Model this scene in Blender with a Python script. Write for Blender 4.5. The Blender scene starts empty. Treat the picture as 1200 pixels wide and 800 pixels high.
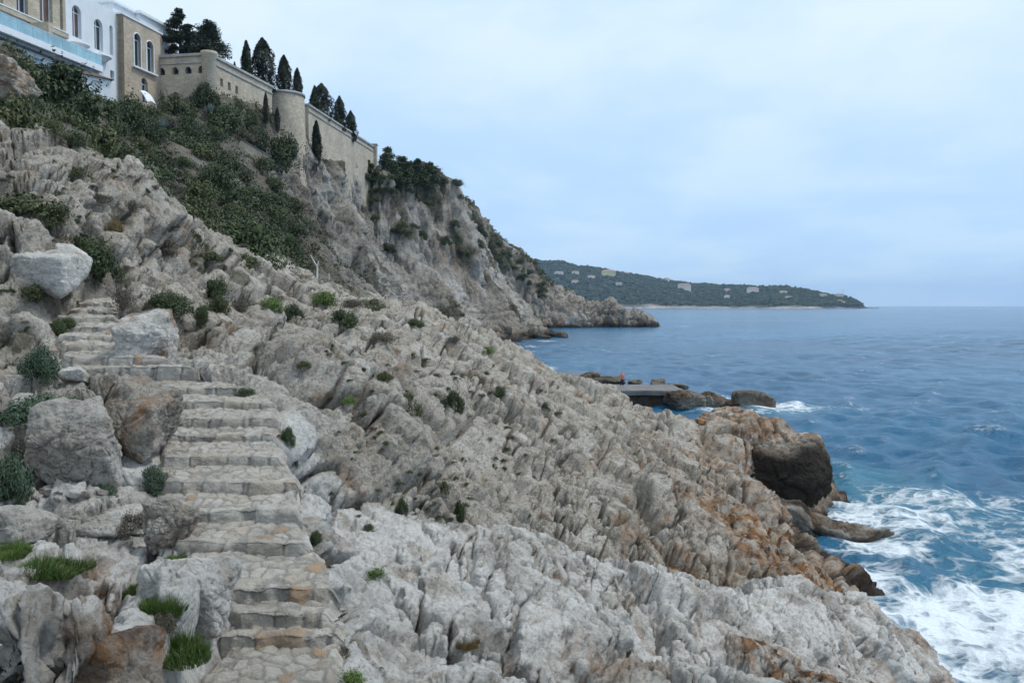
import bpy, bmesh, math, random, time
import numpy as np
from mathutils import Vector, Matrix
from mathutils.geometry import tessellate_polygon
from concurrent.futures import ThreadPoolExecutor

T0 = time.time()
random.seed(7); RNG = np.random.default_rng(7)
scene = bpy.context.scene
COL = scene.collection
R = math.radians

# ------------------------------------------------------------------ camera
SEA = 0.0
CAM_Z = 11.0
F = 1000.0                       # focal length in photo pixels (1200 wide)
PITCH = math.atan(42.5 / F)
cam_d = bpy.data.cameras.new('camera'); cam = bpy.data.objects.new('camera', cam_d)
COL.objects.link(cam); scene.camera = cam
cam_d.lens = 36 * F / 1200; cam_d.sensor_width = 36; cam_d.clip_start = 0.1; cam_d.clip_end = 40000
cam.location = (0, 0, CAM_Z); cam.rotation_euler = (math.pi / 2 - PITCH, 0, 0)
CP, SP = math.cos(PITCH), math.sin(PITCH)

def ray(u, v):
    a, b = u - 600.0, 400.0 - v
    return np.array([a, F * CP + b * SP, -F * SP + b * CP])
def at(u, v, Y):
    d = ray(u, v) * (Y / ray(u, v)[1])
    return np.array([d[0], d[1], d[2] + CAM_Z])
def at_z(u, v, z):
    d = ray(u, v); k = (z - CAM_Z) / d[2]
    return np.array([d[0] * k, d[1] * k, z])

# ------------------------------------------------------------------ objects
def tag(o, label=None, cat=None, group=None, kind=None):
    if label: o['label'] = label
    if cat: o['category'] = cat
    if group: o['group'] = group
    if kind: o['kind'] = kind
    return o
def empty(name, loc, rz=0.0, parent=None):
    o = bpy.data.objects.new(name, None); COL.objects.link(o)
    o.location = loc; o.rotation_euler = (0, 0, rz); o.empty_display_size = 0.3
    if parent: o.parent = parent
    return o
def link_mesh(name, me, parent=None, loc=(0, 0, 0), mat=None):
    o = bpy.data.objects.new(name, me); COL.objects.link(o); o.location = loc
    if parent: o.parent = parent
    if mat is not None and not me.materials: me.materials.append(mat)
    return o
def np_mesh(name, V, Fc, mat=None, smooth=True, attrs=None):
    """V (n,3), Fc (m,k) constant face size"""
    V = np.ascontiguousarray(V, dtype=np.float32).reshape(-1, 3)
    Fc = np.ascontiguousarray(Fc, dtype=np.int32)
    m, k = Fc.shape
    me = bpy.data.meshes.new(name)
    me.vertices.add(len(V)); me.vertices.foreach_set('co', V.ravel())
    me.loops.add(m * k); me.loops.foreach_set('vertex_index', Fc.ravel())
    me.polygons.add(m); me.polygons.foreach_set('loop_start', np.arange(0, m * k, k, dtype=np.int32))
    me.update(calc_edges=True)
    me.polygons.foreach_set('use_smooth', np.full(m, smooth, dtype=bool))
    for n, a in (attrs or {}).items():
        at_ = me.attributes.new(n, 'FLOAT', 'POINT'); at_.data.foreach_set('value', np.ascontiguousarray(a, dtype=np.float32).ravel())
    if mat is not None: me.materials.append(mat)
    me.update()
    return me
def grid_faces(nr, nc, wrap=False):
    i, j = np.meshgrid(np.arange(nr - 1), np.arange(nc - 1), indexing='ij')
    a = i * nc + j
    return np.stack([a, a + 1, a + nc + 1, a + nc], -1).reshape(-1, 4)
def grid_mesh(name, P, mat, attrs=None):
    return np_mesh(name, P.reshape(-1, 3), grid_faces(P.shape[0], P.shape[1]), mat, True, attrs)
def grid_normals(P):
    dr = np.gradient(P, axis=0); dc = np.gradient(P, axis=1)
    n = np.cross(dc, dr); return n / (np.linalg.norm(n, axis=-1, keepdims=True) + 1e-9)

# ------------------------------------------------------------------ noise
U = np.uint32
def _h(ix, iy, iz, s):
    n = ix ^ iy ^ iz ^ U((s * 2654435761) & 0xffffffff)
    n = (n ^ (n >> U(16))) * U(0x45d9f3b)
    n = (n ^ (n >> U(16))) * U(0x45d9f3b)
    return n ^ (n >> U(16))
_K = (U(73856093), U(19349663), U(83492791))
def _par(fn, P, nout):
    P = np.asarray(P); sh = P.shape[:-1]; Q = P.reshape(-1, 3)
    n = len(Q); step = 40000; ch = [Q[i:i + step] for i in range(0, n, step)]
    with ThreadPoolExecutor(4) as ex: res = list(ex.map(fn, ch))
    if nout == 1: return np.concatenate(res).reshape(sh)
    return [np.concatenate([r[k] for r in res]).reshape(sh) for k in range(nout)]
def _cells(Q, offs):
    I = np.floor(Q); J = I.astype(np.int32).astype(U)
    return I, [[(J[:, a] + U(o & 0xffffffff)) * _K[a] for o in offs] for a in range(3)]
def vnoise(P, seed=0):
    def f(Q):
        I, Hx = _cells(Q, (0, 1)); t = (Q - I).astype(np.float32); t = t * t * t * (t * (t * 6 - 15) + 10)
        out = 0
        for dx in (0, 1):
            wx = t[:, 0] if dx else 1 - t[:, 0]
            for dy in (0, 1):
                wy = wx * (t[:, 1] if dy else 1 - t[:, 1])
                for dz in (0, 1):
                    w = wy * (t[:, 2] if dz else 1 - t[:, 2])
                    out = out + w * _h(Hx[0][dx], Hx[1][dy], Hx[2][dz], seed).astype(np.float32)
        return out * np.float32(2 / 4294967295.0) - 1
    return _par(f, P, 1)
def fbm(P, seed=0, octv=4, gain=0.5):
    o = 0; a = 1; tot = 0; Q = np.asarray(P, dtype=np.float64)
    for k in range(octv):
        o = o + a * vnoise(Q + k * 17.3, seed + k); tot += a; a *= gain; Q = Q * 2.03
    return o / tot * 1.6
def billow(P, seed=0, octv=4, gain=0.5):
    """rounded lumps that meet in sharp creases, 0..1"""
    o = 0; a = 1; tot = 0; Q = np.asarray(P, dtype=np.float64)
    for k in range(octv):
        o = o + a * np.abs(vnoise(Q + k * 13.7, seed + k)); tot += a; a *= gain; Q = Q * 2.11
    return o / tot
def worley(P, seed=0, jit=0.9):
    def f(Q):
        I, Hx = _cells(Q, (-1, 0, 1)); n = len(Q); T = (Q - I).astype(np.float32); j_ = np.float32(jit / 1023.0)
        f1 = np.full(n, 9.0, np.float32); f2 = f1.copy(); idn = np.zeros(n, U); ox = np.zeros(n, np.float32); oy = ox.copy(); oz = ox.copy()
        for a, dx in enumerate((-1, 0, 1)):
            for b, dy in enumerate((-1, 0, 1)):
                for c_, dz in enumerate((-1, 0, 1)):
                    h = _h(Hx[0][a], Hx[1][b], Hx[2][c_], seed)
                    px = T[:, 0] - np.float32(dx + .5 - jit / 2) - j_ * (h & U(1023))
                    py = T[:, 1] - np.float32(dy + .5 - jit / 2) - j_ * ((h >> U(10)) & U(1023))
                    pz = T[:, 2] - np.float32(dz + .5 - jit / 2) - j_ * ((h >> U(20)) & U(1023))
                    d = px * px + py * py + pz * pz
                    c = d < f1
                    f2 = np.where(c, f1, np.minimum(f2, d)); idn = np.where(c, h, idn); f1 = np.where(c, d, f1)
                    ox = np.where(c, px, ox); oy = np.where(c, py, oy); oz = np.where(c, pz, oz)
        return np.sqrt(f1), np.sqrt(f2), ((idn * U(40503)) >> U(8) & U(0xffff)) / np.float32(65535.0), ox, oy, oz
    return _par(f, P, 6)
def sstep(a, b, x):
    t = np.clip((x - a) / (b - a), 0, 1); return t * t * (3 - 2 * t)

def rockdisp(P, cells, amps, seed=0, warp=0.35, stretch=(1, 1, 1), grid=None, crackw=0.16):
    """height in metres along the normal for broken limestone"""
    h = 0
    st = np.array(stretch, dtype=float)
    for k, (c, a) in enumerate(zip(cells, amps)):
        Q = P / c / st
        W = np.stack([vnoise(Q * 1.3 + 5.1, seed + 31 + k), vnoise(Q * 1.3 + 9.7, seed + 47 + k), vnoise(Q * 1.3 + 2.2, seed + 59 + k)], -1)
        f1, f2, idn, ox, oy, oz = worley(Q + warp * W, seed + k * 7)
        e = f2 - f1
        cr = 1 - (1 - np.clip(e / (crackw * 2.2), 0, 1)) ** 3
        a1 = idn * 6.283 * 13; a2 = idn * 6.283 * 29
        tilt = (ox * np.cos(a1) + oy * np.sin(a1)) * .75 + (oz * np.cos(a2)) * .5
        fac = np.abs(ox * np.sin(a2) + oz * np.cos(a1)) * .45
        hh = cr * np.clip(0.35 + 0.85 * idn + tilt - fac, .02, 1.6) * (1 - .35 * f1 * f1) - 0.5
        if grid is not None: hh = hh * (1 - sstep(0.25, 0.5, grid / c))
        h = h + a * c * hh
        if k >= 1: st = np.array([1, 1, 1.0]) * (1 + (st - 1) * 0.5)
    return h

def cracks(P, cell, width, depth, seed, stretch=(1, 1, 1), warp=.35):
    Q = P / np.array(stretch) / cell
    W = np.stack([fbm(Q * 1.7 + 3, seed + 1, 3), fbm(Q * 1.7 + 7, seed + 2, 3), fbm(Q * 1.7 + 11, seed + 3, 3)], -1)
    g = worley(Q + warp * W, seed); e = (g[1] - g[0]) * cell
    gate = sstep(-.35, .25, fbm(P / cell * .6, seed + 9, 2))
    return -depth * np.exp(-(e / width) ** 2) * gate

def rbf_fit(pts, c):
    pts = np.array(pts, dtype=float); n = len(pts)
    X = pts[:, :2]; D = np.sqrt(((X[:, None] - X[None]) ** 2).sum(-1) + c * c)
    A = np.zeros((n + 3, n + 3)); A[:n, :n] = -D + np.eye(n) * 1e-3; A[:n, n] = 1; A[:n, n + 1:] = X; A[n, :n] = 1; A[n + 1:, :n] = X.T
    w = np.linalg.solve(A, np.concatenate([pts[:, 2], [0, 0, 0]]))
    def ev(x, y):
        sh = x.shape; x = x.ravel(); y = y.ravel()
        def f(s):
            xx, yy = x[s], y[s]
            d = np.sqrt((xx[:, None] - X[None, :, 0]) ** 2 + (yy[:, None] - X[None, :, 1]) ** 2 + c * c)
            return -d @ w[:n] + w[n] + w[n + 1] * xx + w[n + 2] * yy
        sl = [slice(i, i + 20000) for i in range(0, len(x), 20000)]
        with ThreadPoolExecutor(4) as ex: return np.concatenate(list(ex.map(f, sl))).reshape(sh)
    return ev

# ------------------------------------------------------------------ materials
def newmat(name):
    m = bpy.data.materials.new(name); m.use_nodes = True; nt = m.node_tree
    return m, nt, nt.nodes['Principled BSDF']
class NB:
    def __init__(s, nt): s.nt = nt
    def n(s, t, **k):
        o = s.nt.nodes.new(t)
        for a, b in k.items():
            if a in o.inputs if isinstance(a, int) else False: pass
            setattr(o, a, b)
        return o
    def l(s, a, b): s.nt.links.new(a, b)
    def noise(s, vec, scale, detail=4, rough=.55, dist=0):
        o = s.n('ShaderNodeTexNoise'); o.inputs['Scale'].default_value = scale; o.inputs['Detail'].default_value = detail
        o.inputs['Roughness'].default_value = rough; o.inputs['Distortion'].default_value = dist
        if vec is not None: s.l(vec, o.inputs['Vector'])
        return o.outputs['Fac']
    def vor(s, vec, scale, feature='F1', rnd=1):
        o = s.n('ShaderNodeTexVoronoi'); o.feature = feature; o.inputs['Scale'].default_value = scale; o.inputs['Randomness'].default_value = rnd
        if vec is not None: s.l(vec, o.inputs['Vector'])
        return o
    def ramp(s, fac, pts):
        o = s.n('ShaderNodeMapRange'); o.interpolation_type = 'SMOOTHSTEP'
        o.inputs['From Min'].default_value, o.inputs['From Max'].default_value, o.inputs['To Min'].default_value, o.inputs['To Max'].default_value = pts
        s.l(fac, o.inputs['Value']); return o.outputs[0]
    def mix(s, fac, a, b, mode='MIX'):
        o = s.n('ShaderNodeMix'); o.data_type = 'RGBA'; o.blend_type = mode
        for k, v in ((0, fac), (6, a), (7, b)):
            if isinstance(v, (int, float)): o.inputs[k].default_value = v
            elif isinstance(v, tuple): o.inputs[k].default_value = (*v, 1)
            else: s.l(v, o.inputs[k])
        return o.outputs[2]
    def math(s, op, a, b=0.0, c=None):
        o = s.n('ShaderNodeMath'); o.operation = op
        for k, v in ((0, a), (1, b), (2, c)):
            if v is None: continue
            if isinstance(v, (int, float)): o.inputs[k].default_value = v
            else: s.l(v, o.inputs[k])
        return o.outputs[0]
    def attr(s, name):
        o = s.n('ShaderNodeAttribute'); o.attribute_name = name; return o.outputs['Fac']
    def pos(s): return s.n('ShaderNodeNewGeometry').outputs['Position']
    def mapping(s, vec, scale=(1, 1, 1), rot=(0, 0, 0)):
        o = s.n('ShaderNodeMapping'); o.inputs['Scale'].default_value = scale; o.inputs['Rotation'].default_value = rot; s.l(vec, o.inputs['Vector']); return o.outputs[0]
    def bump(s, h, strength, dist, prev=None):
        o = s.n('ShaderNodeBump'); o.inputs['Strength'].default_value = strength; o.inputs['Distance'].default_value = dist
        s.l(h, o.inputs['Height'])
        if prev is not None: s.l(prev, o.inputs['Normal'])
        return o.outputs[0]

def rock_material(name, scale=1.0, warm=(.43, .39, .33), pale=(.74, .72, .68), bumpd=.03, fine=1.0):
    m, nt, b = newmat(name); N = NB(nt); P = N.pos()
    n1 = N.noise(P, .55 / scale, 5); n2 = N.noise(P, 3.1 / scale, 9, .68); n3 = N.noise(P, 17 / scale, 8, .75); n4 = N.noise(P, 1.1 / scale, 8, .62)
    f = N.math('ADD', N.attr('white'), N.ramp(n1, (.35, .68, -.3, .3)))
    c = N.mix(N.math('MINIMUM', N.math('MAXIMUM', f, 0), 1), warm, pale)
    tan = N.noise(P, 1.7 / scale, 7, .65)
    c = N.mix(N.ramp(tan, (.53, .66, 0, .45)), c, (.37, .295, .20))
    c = N.mix(N.ramp(n4, (.36, .50, .35, 0)), c, (.20, .185, .165))
    wf = N.math('SUBTRACT', 1.0, N.math('MULTIPLY', N.attr('white'), .45))
    c = N.mix(N.math('MULTIPLY', N.ramp(n2, (.37, .48, .62, 0)), wf), c, (.12, .11, .10))
    c = N.mix(N.math('MULTIPLY', N.ramp(n3, (.40, .50, .6, 0)), wf), c, (.10, .092, .082))
    c = N.mix(N.ramp(n3, (.54, .68, 0, .45)), c, (.68, .66, .62))
    rst = N.noise(P, 1.8 / scale, 7, .65, .4)
    rf = N.math('MULTIPLY', N.attr('rust'), N.ramp(rst, (.36, .58, 0, 1)))
    c = N.mix(rf, c, N.mix(N.ramp(n2, (.38, .62, 0, 1)), (.085, .045, .025), (.36, .19, .08)))
    c = N.mix(N.attr('veg'), c, N.mix(N.ramp(n2, (.4, .6, 0, 1)), (.032, .040, .02), (.105, .085, .055)))
    c = N.mix(N.attr('dark'), c, N.mix(n2, (.013, .010, .009), (.05, .040, .030)))
    N.l(c, b.inputs['Base Color']); b.inputs['Roughness'].default_value = .92; b.inputs['Specular IOR Level'].default_value = .2
    v = N.vor(P, 8 / scale); v2 = N.vor(P, 23 / scale)
    h = N.math('ADD', N.math('MULTIPLY', N.noise(P, 6 / scale, 12, .78), 1.9), N.math('ADD', N.math('MULTIPLY', v.outputs['Distance'], .45), N.math('MULTIPLY', v2.outputs['Distance'], -.22)))
    N.l(N.bump(h, 1.0, bumpd * scale * 2.2 * fine), b.inputs['Normal'])
    return m
M = {}
M['rock'] = rock_material('limestone', 1.0)
M['rock_far'] = rock_material('limestone_cliff', 6.0, warm=(.35, .31, .255), pale=(.60, .575, .53), bumpd=.04)
M['rock_mid'] = rock_material('limestone_shore', 2.0, warm=(.31, .27, .22), pale=(.48, .46, .43))

def plain(name, col, rough=.8, spec=.3, var=.25, scale=2.0, bump=0.0, metallic=0):
    m, nt, b = newmat(name); N = NB(nt); P = N.pos()
    n = N.noise(P, scale, 6, .6)
    d = tuple(c * (1 - var) for c in col); e = tuple(min(1, c * (1 + var * .6)) for c in col)
    N.l(N.mix(N.ramp(n, (.3, .7, 0, 1)), d, e), b.inputs['Base Color'])
    b.inputs['Roughness'].default_value = rough; b.inputs['Specular IOR Level'].default_value = spec; b.inputs['Metallic'].default_value = metallic
    if bump: N.l(N.bump(N.noise(P, scale * 3, 8, .7), .8, bump), b.inputs['Normal'])
    return m
def leafmat(name, a, bcol, c3=None, rough=.6):
    m, nt, b = newmat(name); N = NB(nt)
    g = N.n('ShaderNodeNewGeometry'); oi = N.n('ShaderNodeObjectInfo')
    n = N.noise(g.outputs['Position'], .8, 3)
    f = N.math('ADD', N.math('MULTIPLY', g.outputs['Random Per Island'], .6), N.math('MULTIPLY', n, .6))
    f = N.math('ADD', f, N.math('MULTIPLY', N.math('SUBTRACT', oi.outputs['Random'], .5), .35))
    c = N.mix(N.ramp(f, (.2, .95, 0, 1)), a, bcol)
    if c3: c = N.mix(N.ramp(g.outputs['Random Per Island'], (.86, .9, 0, .8)), c, c3)
    N.l(c, b.inputs['Base Color']); b.inputs['Roughness'].default_value = rough; b.inputs['Specular IOR Level'].default_value = .25
    try:
        b.inputs['Transmission Weight'].default_value = 0
    except Exception: pass
    return m
M['leaf_dark'] = leafmat('dark_evergreen_leaves', (.020, .036, .014), (.070, .10, .036), (.09, .08, .04))
M['leaf_olive'] = leafmat('olive_scrub_leaves', (.035, .050, .018), (.10, .115, .045), (.14, .12, .07))
M['leaf_grey'] = leafmat('dry_grey_twigs', (.06, .052, .042), (.17, .145, .11), (.07, .08, .04))
M['leaf_green'] = leafmat('fresh_green_leaves', (.045, .085, .02), (.13, .21, .05), (.24, .22, .10))
M['leaf_blue'] = leafmat('blue_green_leaves', (.035, .065, .038), (.10, .15, .09), (.16, .17, .12))
M['leaf_straw'] = leafmat('straw_grass', (.18, .12, .05), (.34, .25, .12), (.12, .13, .05))
M['leaf_cypress'] = leafmat('cypress_leaves', (.010, .017, .010), (.034, .048, .025))
M['agave'] = leafmat('agave_leaves', (.16, .21, .20), (.30, .36, .34))
M['bark'] = plain('bark', (.10, .075, .055), var=.4, scale=6, bump=.02)
M['white_wall'] = plain('white_render', (.68, .71, .73), var=.06, scale=.6)
M['white_trim'] = plain('white_trim', (.74, .77, .80), var=.05)
M['stone_wall'] = None
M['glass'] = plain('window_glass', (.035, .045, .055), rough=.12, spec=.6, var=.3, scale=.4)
M['glass_brown'] = plain('curtained_glass', (.12, .075, .06), rough=.25, spec=.5, var=.4, scale=.6)
M['blue_glass'] = plain('balustrade_glass', (.30, .50, .58), rough=.15, spec=.6, var=.25, scale=.5)
M['concrete'] = plain('pale_concrete', (.17, .165, .16), var=.25, scale=.8, bump=.02)
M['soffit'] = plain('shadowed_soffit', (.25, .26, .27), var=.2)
M['rust_roof'] = plain('terracotta_roof', (.13, .075, .06), var=.3)
M['house_wall'] = plain('house_wall', (.80, .76, .68), var=.15, scale=.02)
M['house_yellow'] = plain('house_wall_yellow', (.78, .66, .36), var=.15, scale=.02)
M['house_roof'] = plain('house_roof', (.36, .22, .16), var=.2, scale=.02)
M['post_white'] = plain('weathered_white_paint', (.62, .60, .55), var=.2, scale=8)

def masonry(name, a, b_, mortar, sc=(.9, .9, 2.0), brick=True):
    m, nt, b = newmat(name); N = NB(nt); P = N.pos()
    Q = N.mapping(P, sc)
    v = N.vor(Q, 1.6); ve = N.vor(Q, 1.6, 'DISTANCE_TO_EDGE')
    sep = N.n('ShaderNodeSeparateColor'); N.l(v.outputs['Color'], sep.inputs[0])
    c = N.mix(sep.outputs[0], a, b_)
    c = N.mix(N.ramp(ve.outputs['Distance'], (.0, .07, .75, 0)), c, mortar)
    c = N.mix(N.ramp(N.noise(P, .35, 6, .65), (.35, .65, .45, 0)), c, tuple(x * .55 for x in a))
    N.l(c, b.inputs['Base Color']); b.inputs['Roughness'].default_value = .9
    N.l(N.bump(ve.outputs['Distance'], .6, .05), b.inputs['Normal'])
    return m
M['stone_wall'] = masonry('coursed_stone', (.44, .375, .28), (.58, .50, .385), (.33, .28, .22))
M['stone_tan'] = masonry('tan_ashlar', (.44, .36, .27), (.56, .47, .36), (.34, .29, .23))
def cobble_mat():
    m, nt, b = newmat('cobbled_stone'); N = NB(nt); P = N.pos()
    idv = N.attr('stone'); gap = N.attr('gap')
    c = N.mix(idv, (.49, .445, .38), (.66, .62, .555))
    c = N.mix(N.ramp(idv, (.72, .84, 0, .6)), c, (.45, .37, .27))
    c = N.mix(N.ramp(idv, (.965, .98, 0, .7)), c, (.44, .26, .13))
    n2 = N.noise(P, 9, 8, .7)
    c = N.mix(N.ramp(n2, (.32, .55, .4, 0)), c, (.22, .20, .18))
    c = N.mix(gap, c, (.34, .32, .29))
    c = N.mix(N.ramp(N.noise(P, 1.7, 5), (.4, .7, .0, .35)), c, (.22, .20, .18))
    N.l(c, b.inputs['Base Color']); b.inputs['Roughness'].default_value = .93
    hb = N.math('ADD', N.math('MULTIPLY', N.noise(P, 8, 10, .75), 1.3), N.noise(P, 30, 8, .7))
    N.l(N.bump(hb, 1.0, .05), b.inputs['Normal'])
    return m
M['cobble'] = cobble_mat()
print('materials', round(time.time() - T0, 1))

# ------------------------------------------------------------------ stairs layout (needed by the terrain)
STEPS = [(900, 900, 215, 400), (753, 742, 262, 398), (731, 717, 278, 390), (701, 688, 252, 384), (646, 634, 212, 362), (610, 597, 212, 340),
         (577, 564, 195, 342), (545, 534, 192, 328), (516, 509, 194, 316), (500, 490, 203, 324), (478, 470, 198, 320), (461, 453, 190, 292),
         (445, 430, 108, 226), (427, 418, 78, 190), (411, 404, 72, 162), (399, 393, 70, 148), (388, 382, 72, 138), (377, 371, 70, 134),
         (367, 363, 80, 132), (359, 354, 88, 132)]
TS = 0.08
ST = []   # dicts of each step: Y, z (lip), zb (riser base), xl, xr
Y = 5.6; z = CAM_Z + ray(300, 860)[2] / ray(300, 860)[1] * 6.2 - .05
z = CAM_Z - 2.93; Y = 5.3
def slope_at(v): r = ray(600, v); return -r[2] / r[1]
prev = None
for i, (vb, vl, ul, ur) in enumerate(STEPS):
    if i == 0:
        Y = 5.0; k = None
        # floor level such that the riser at v=753 stands at Y=7.8
        Y1 = 7.8; z1 = CAM_Z - slope_at(753) * Y1; zl = z1 - TS * (Y1 - Y) * .3; zb = zl - .2
    else:
        pY, pz = prev['Y'], prev['z']
        sl = TS if i > 1 else TS * .3
        # z = pz + sl (Y-pY) ; z = CAM_Z - s Y
        s = slope_at(vb); Y = (CAM_Z - pz + sl * pY) / (s + sl); zb = pz + sl * (Y - pY); zl = CAM_Z - slope_at(vl) * Y
    vv = vl
    xl = (ul - 600) / ray(600, vv)[1] * Y; xr = (ur - 600) / ray(600, vv)[1] * Y
    if i == 0: xl, xr = -1.95, -.75
    prev = dict(Y=Y, z=zl, zb=zb, xl=xl, xr=xr); ST.append(prev)
ST[0]['xl'] = ST[1]['xl'] + .1; ST[0]['xr'] = ST[1]['xr'] + .0
ST.append(dict(Y=ST[-1]['Y'] + 1.6, z=ST[-1]['z'] + .12, zb=0, xl=ST[-1]['xl'] - .5, xr=ST[-1]['xr'] - .5))
print([(round(s['Y'], 1), round(s['z'] - CAM_Z, 2), round(s['xl'], 1), round(s['xr'], 1)) for s in ST])
sY = np.array([s['Y'] for s in ST]); sZ = np.array([s['z'] for s in ST]); sL = np.array([s['xl'] for s in ST]); sR = np.array([s['xr'] for s in ST])

# ------------------------------------------------------------------ near terrain
near_px = [  # (u, v, Y)
 # foreground left rocks
 (0,800,5.2),(60,760,5.8),(110,800,5.3),(0,700,6.2),(60,690,6.6),(0,660,6.9),(100,720,6.6),(150,700,7.4),(180,760,6.3),(215,800,5.6),(230,700,7.7),(255,740,7.2),(200,655,9.0),
 (30,650,8.4),(100,650,8.6),(150,640,9.2),(0,600,9.8),(100,610,10.0),(180,620,10.0),(60,570,10.8),(150,570,11.2),(0,540,11.2),(60,540,11.6),
 (0,470,12.8),(60,440,14.6),(130,470,13.2),(185,520,11.9),(150,550,11.5),(180,470,13.6),(20,420,15.2),(60,385,17.6),(0,350,16.4),(50,350,18),(0,300,18),(60,300,19),(110,330,20.5),
 (130,330,22.5),(0,250,21),(60,245,22),(100,250,23),(0,200,23.5),(60,190,24.5),(120,210,25.5),(0,165,25),(30,162,26.5),(60,172,27),(95,180,27.6),(130,198,28.4),
 (160,205,29),(200,250,33),(160,260,27),(200,300,29),(150,300,25),(250,285,39),(250,330,31),(300,316,46),(200,335,25),(350,337,54),(390,345,62),(430,355,70),(470,362,76),
 # right of the stairs
 (165,352,21.5),(175,380,19.6),(195,410,18.6),(150,365,22),(240,400,20.5),(240,360,24),(300,350,32),(300,400,23.5),(350,360,38),(250,440,17.4),(300,450,17.8),(330,460,17),(350,420,22),
 (345,500,14.6),(355,560,12.8),(370,600,12.2),(375,640,11.0),(400,650,10.6),(400,560,14.6),(400,480,20),(400,400,31),(430,520,17.6),(430,600,13.4),(400,690,9.4),(410,740,8.2),(420,790,7.2),
 # mid slope
 (450,440,29),(450,390,42),(500,390,52),(500,430,37),(500,480,27),(500,540,20),(500,590,16.6),(560,390,78),(560,430,50),(560,480,34),(560,540,25),(560,600,19),
 (620,420,74),(620,450,52),(620,500,37),(620,560,27),(620,620,20.5),(640,446,70),(700,462,65),(700,503,46),(700,560,33),(700,620,24.5),(700,660,21.5),
 (760,481,60),(760,520,45),(760,580,34),(760,640,26),(800,492,57),(850,500,53),(830,540,44),(830,600,34.5),(830,660,27),(862,512,49),(895,570,39),(880,620,34),(880,680,28),
 (905,612,36.5),(935,645,34),(930,690,29.5),(965,672,32.5),(990,700,31.3),
 # near ridge
 (400,640,11.8),(450,628,12.8),(520,625,13.8),(600,645,14.6),(650,655,15.2),(700,660,15.8),(760,668,16.8),(800,684,17.4),(850,688,18.6),(900,690,19.8),(950,690,20.8),(1000,706,22),(1040,745,22.8),(1090,800,23.9),
 (450,690,10.8),(520,680,11.8),(600,700,12.2),(700,710,13.4),(760,720,14),(850,730,15.4),(930,730,17),(1000,760,18.6),(1040,800,20),
 (450,750,9),(520,740,9.8),(600,760,9.9),(680,770,10.8),(760,790,11.2),(850,800,12.4),(900,780,13.6),(960,790,14.6),(1000,800,16),(450,800,7.8),(520,800,8.2),(600,800,8.9),
]
MID0 = near_px.index((450,440,29)); MID1 = near_px.index((400,640,11.8))
def squeeze(i, p):
    u, v, Y_ = p
    if not (MID0 <= i < MID1) and p not in ((430,355,70),(470,362,76)): return p
    w_ = min(1, max(0, (860 - u) / 260)) * min(1, max(0, (u - 395) / 70))
    return (u, v, Y_ + w_ * (27 + (Y_ - 27) * .58 - Y_))
near = [tuple(at(*squeeze(i, p))) for i, p in enumerate(near_px)]
def wp(x, y, zr): near.append((x, y, CAM_Z + zr))
# gully behind the near ridge, then hidden back slopes
for q in [(-1.8,15.6,-4.4),(0,17.8,-5.8),(1.2,18.6,-6.2),(2.7,19.8,-6.9),(4.4,21.3,-7.8),(6,22.8,-8.4),(8,24.5,-9.4),(10.5,27,-10.9),
          (13.5,27,-12.6),(12.2,24,-11.6),(13.5,22,-12.5),(11,19,-11.2),(9,16,-9),(7.5,13,-7),(13,14,-12.5),(6,10,-6),(5,7,-4.6),(9,8,-9),
          (0,5,-3.0),(2.5,6,-3.6),(-1.5,2,-2.0),(-3,3,-1.9),(-5,2,-1.4),(1.5,3,-2.4),(4,3,-3.5),(8,3,-8),(-8,3,0),(-9,8,-.9),(-13,12,1.6),(-18,18,6),(-24,24,11),(-12,6,1.2),(-20,8,7),
          (13.2,39.5,-11.6),(14.3,43.2,-10.6),(15.8,44,-10.8),(14.6,47.5,-7.2),(15.4,51,-7.2),(14.6,55,-7.6),(13.2,43,-10.2),(12.2,41,-10.0),(16.3,49,-7.5),(16.5,53,-7.8),(17.7,49,-9.6),(18.4,51,-12.4),(15,38,-12.3),(12.6,35,-11.8),(14,31,-12.6),(16.5,42,-12.6),(18.6,46,-12.8),(18.2,52,-12.8),(16.5,58,-12.8),(14.5,62,-12.8),
          (10,67,-12),(6,72,-12),(4,80,-12.5),(0,86,-12.5),(16,70,-13),(22,60,-13),(22,40,-13),(18,28,-13),(20,15,-13),(-4,88,-8),(-9,90,-4),
          (-16,30,3.6),(-18.5,30,4.2),(-22,32,6),(-14.5,32.5,2.6),(-17.5,34,3),(-20,38,4.5),(-24,45,7),(-18,42,2),(-16,50,1),(-20,56,2.5),(-15,60,.0),(-12,66,-.6),(-20,70,3),(-24,60,5.5),(-30,50,11),(-30,35,13),(-28,80,8),(-14,78,-.8)]: wp(*q)
for i, s in enumerate(ST):
    e = .04
    near.append(((s['xl'] + s['xr']) / 2, s['Y'] + .12, s['z'] - e)); near.append((s['xl'], s['Y'] + .12, s['z'] - e)); near.append((s['xr'], s['Y'] + .12, s['z'] - e))
near_h = rbf_fit(near, 0.5)

def polar(th0, th1, nth, r0, r1, nr):
    th = np.linspace(R(th0), R(th1), nth); r = np.exp(np.linspace(math.log(r0), math.log(r1), nr))
    rr, tt = np.meshgrid(r, th, indexing='ij')
    return rr * np.sin(tt), rr * np.cos(tt), rr
QUAL = 1.0
NTH, NR = int(1300 * QUAL), int(1050 * QUAL)
X, Yg, RR = polar(-46, 40, NTH, 2.2, 92, NR)
Z = near_h(X, Yg)
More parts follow.
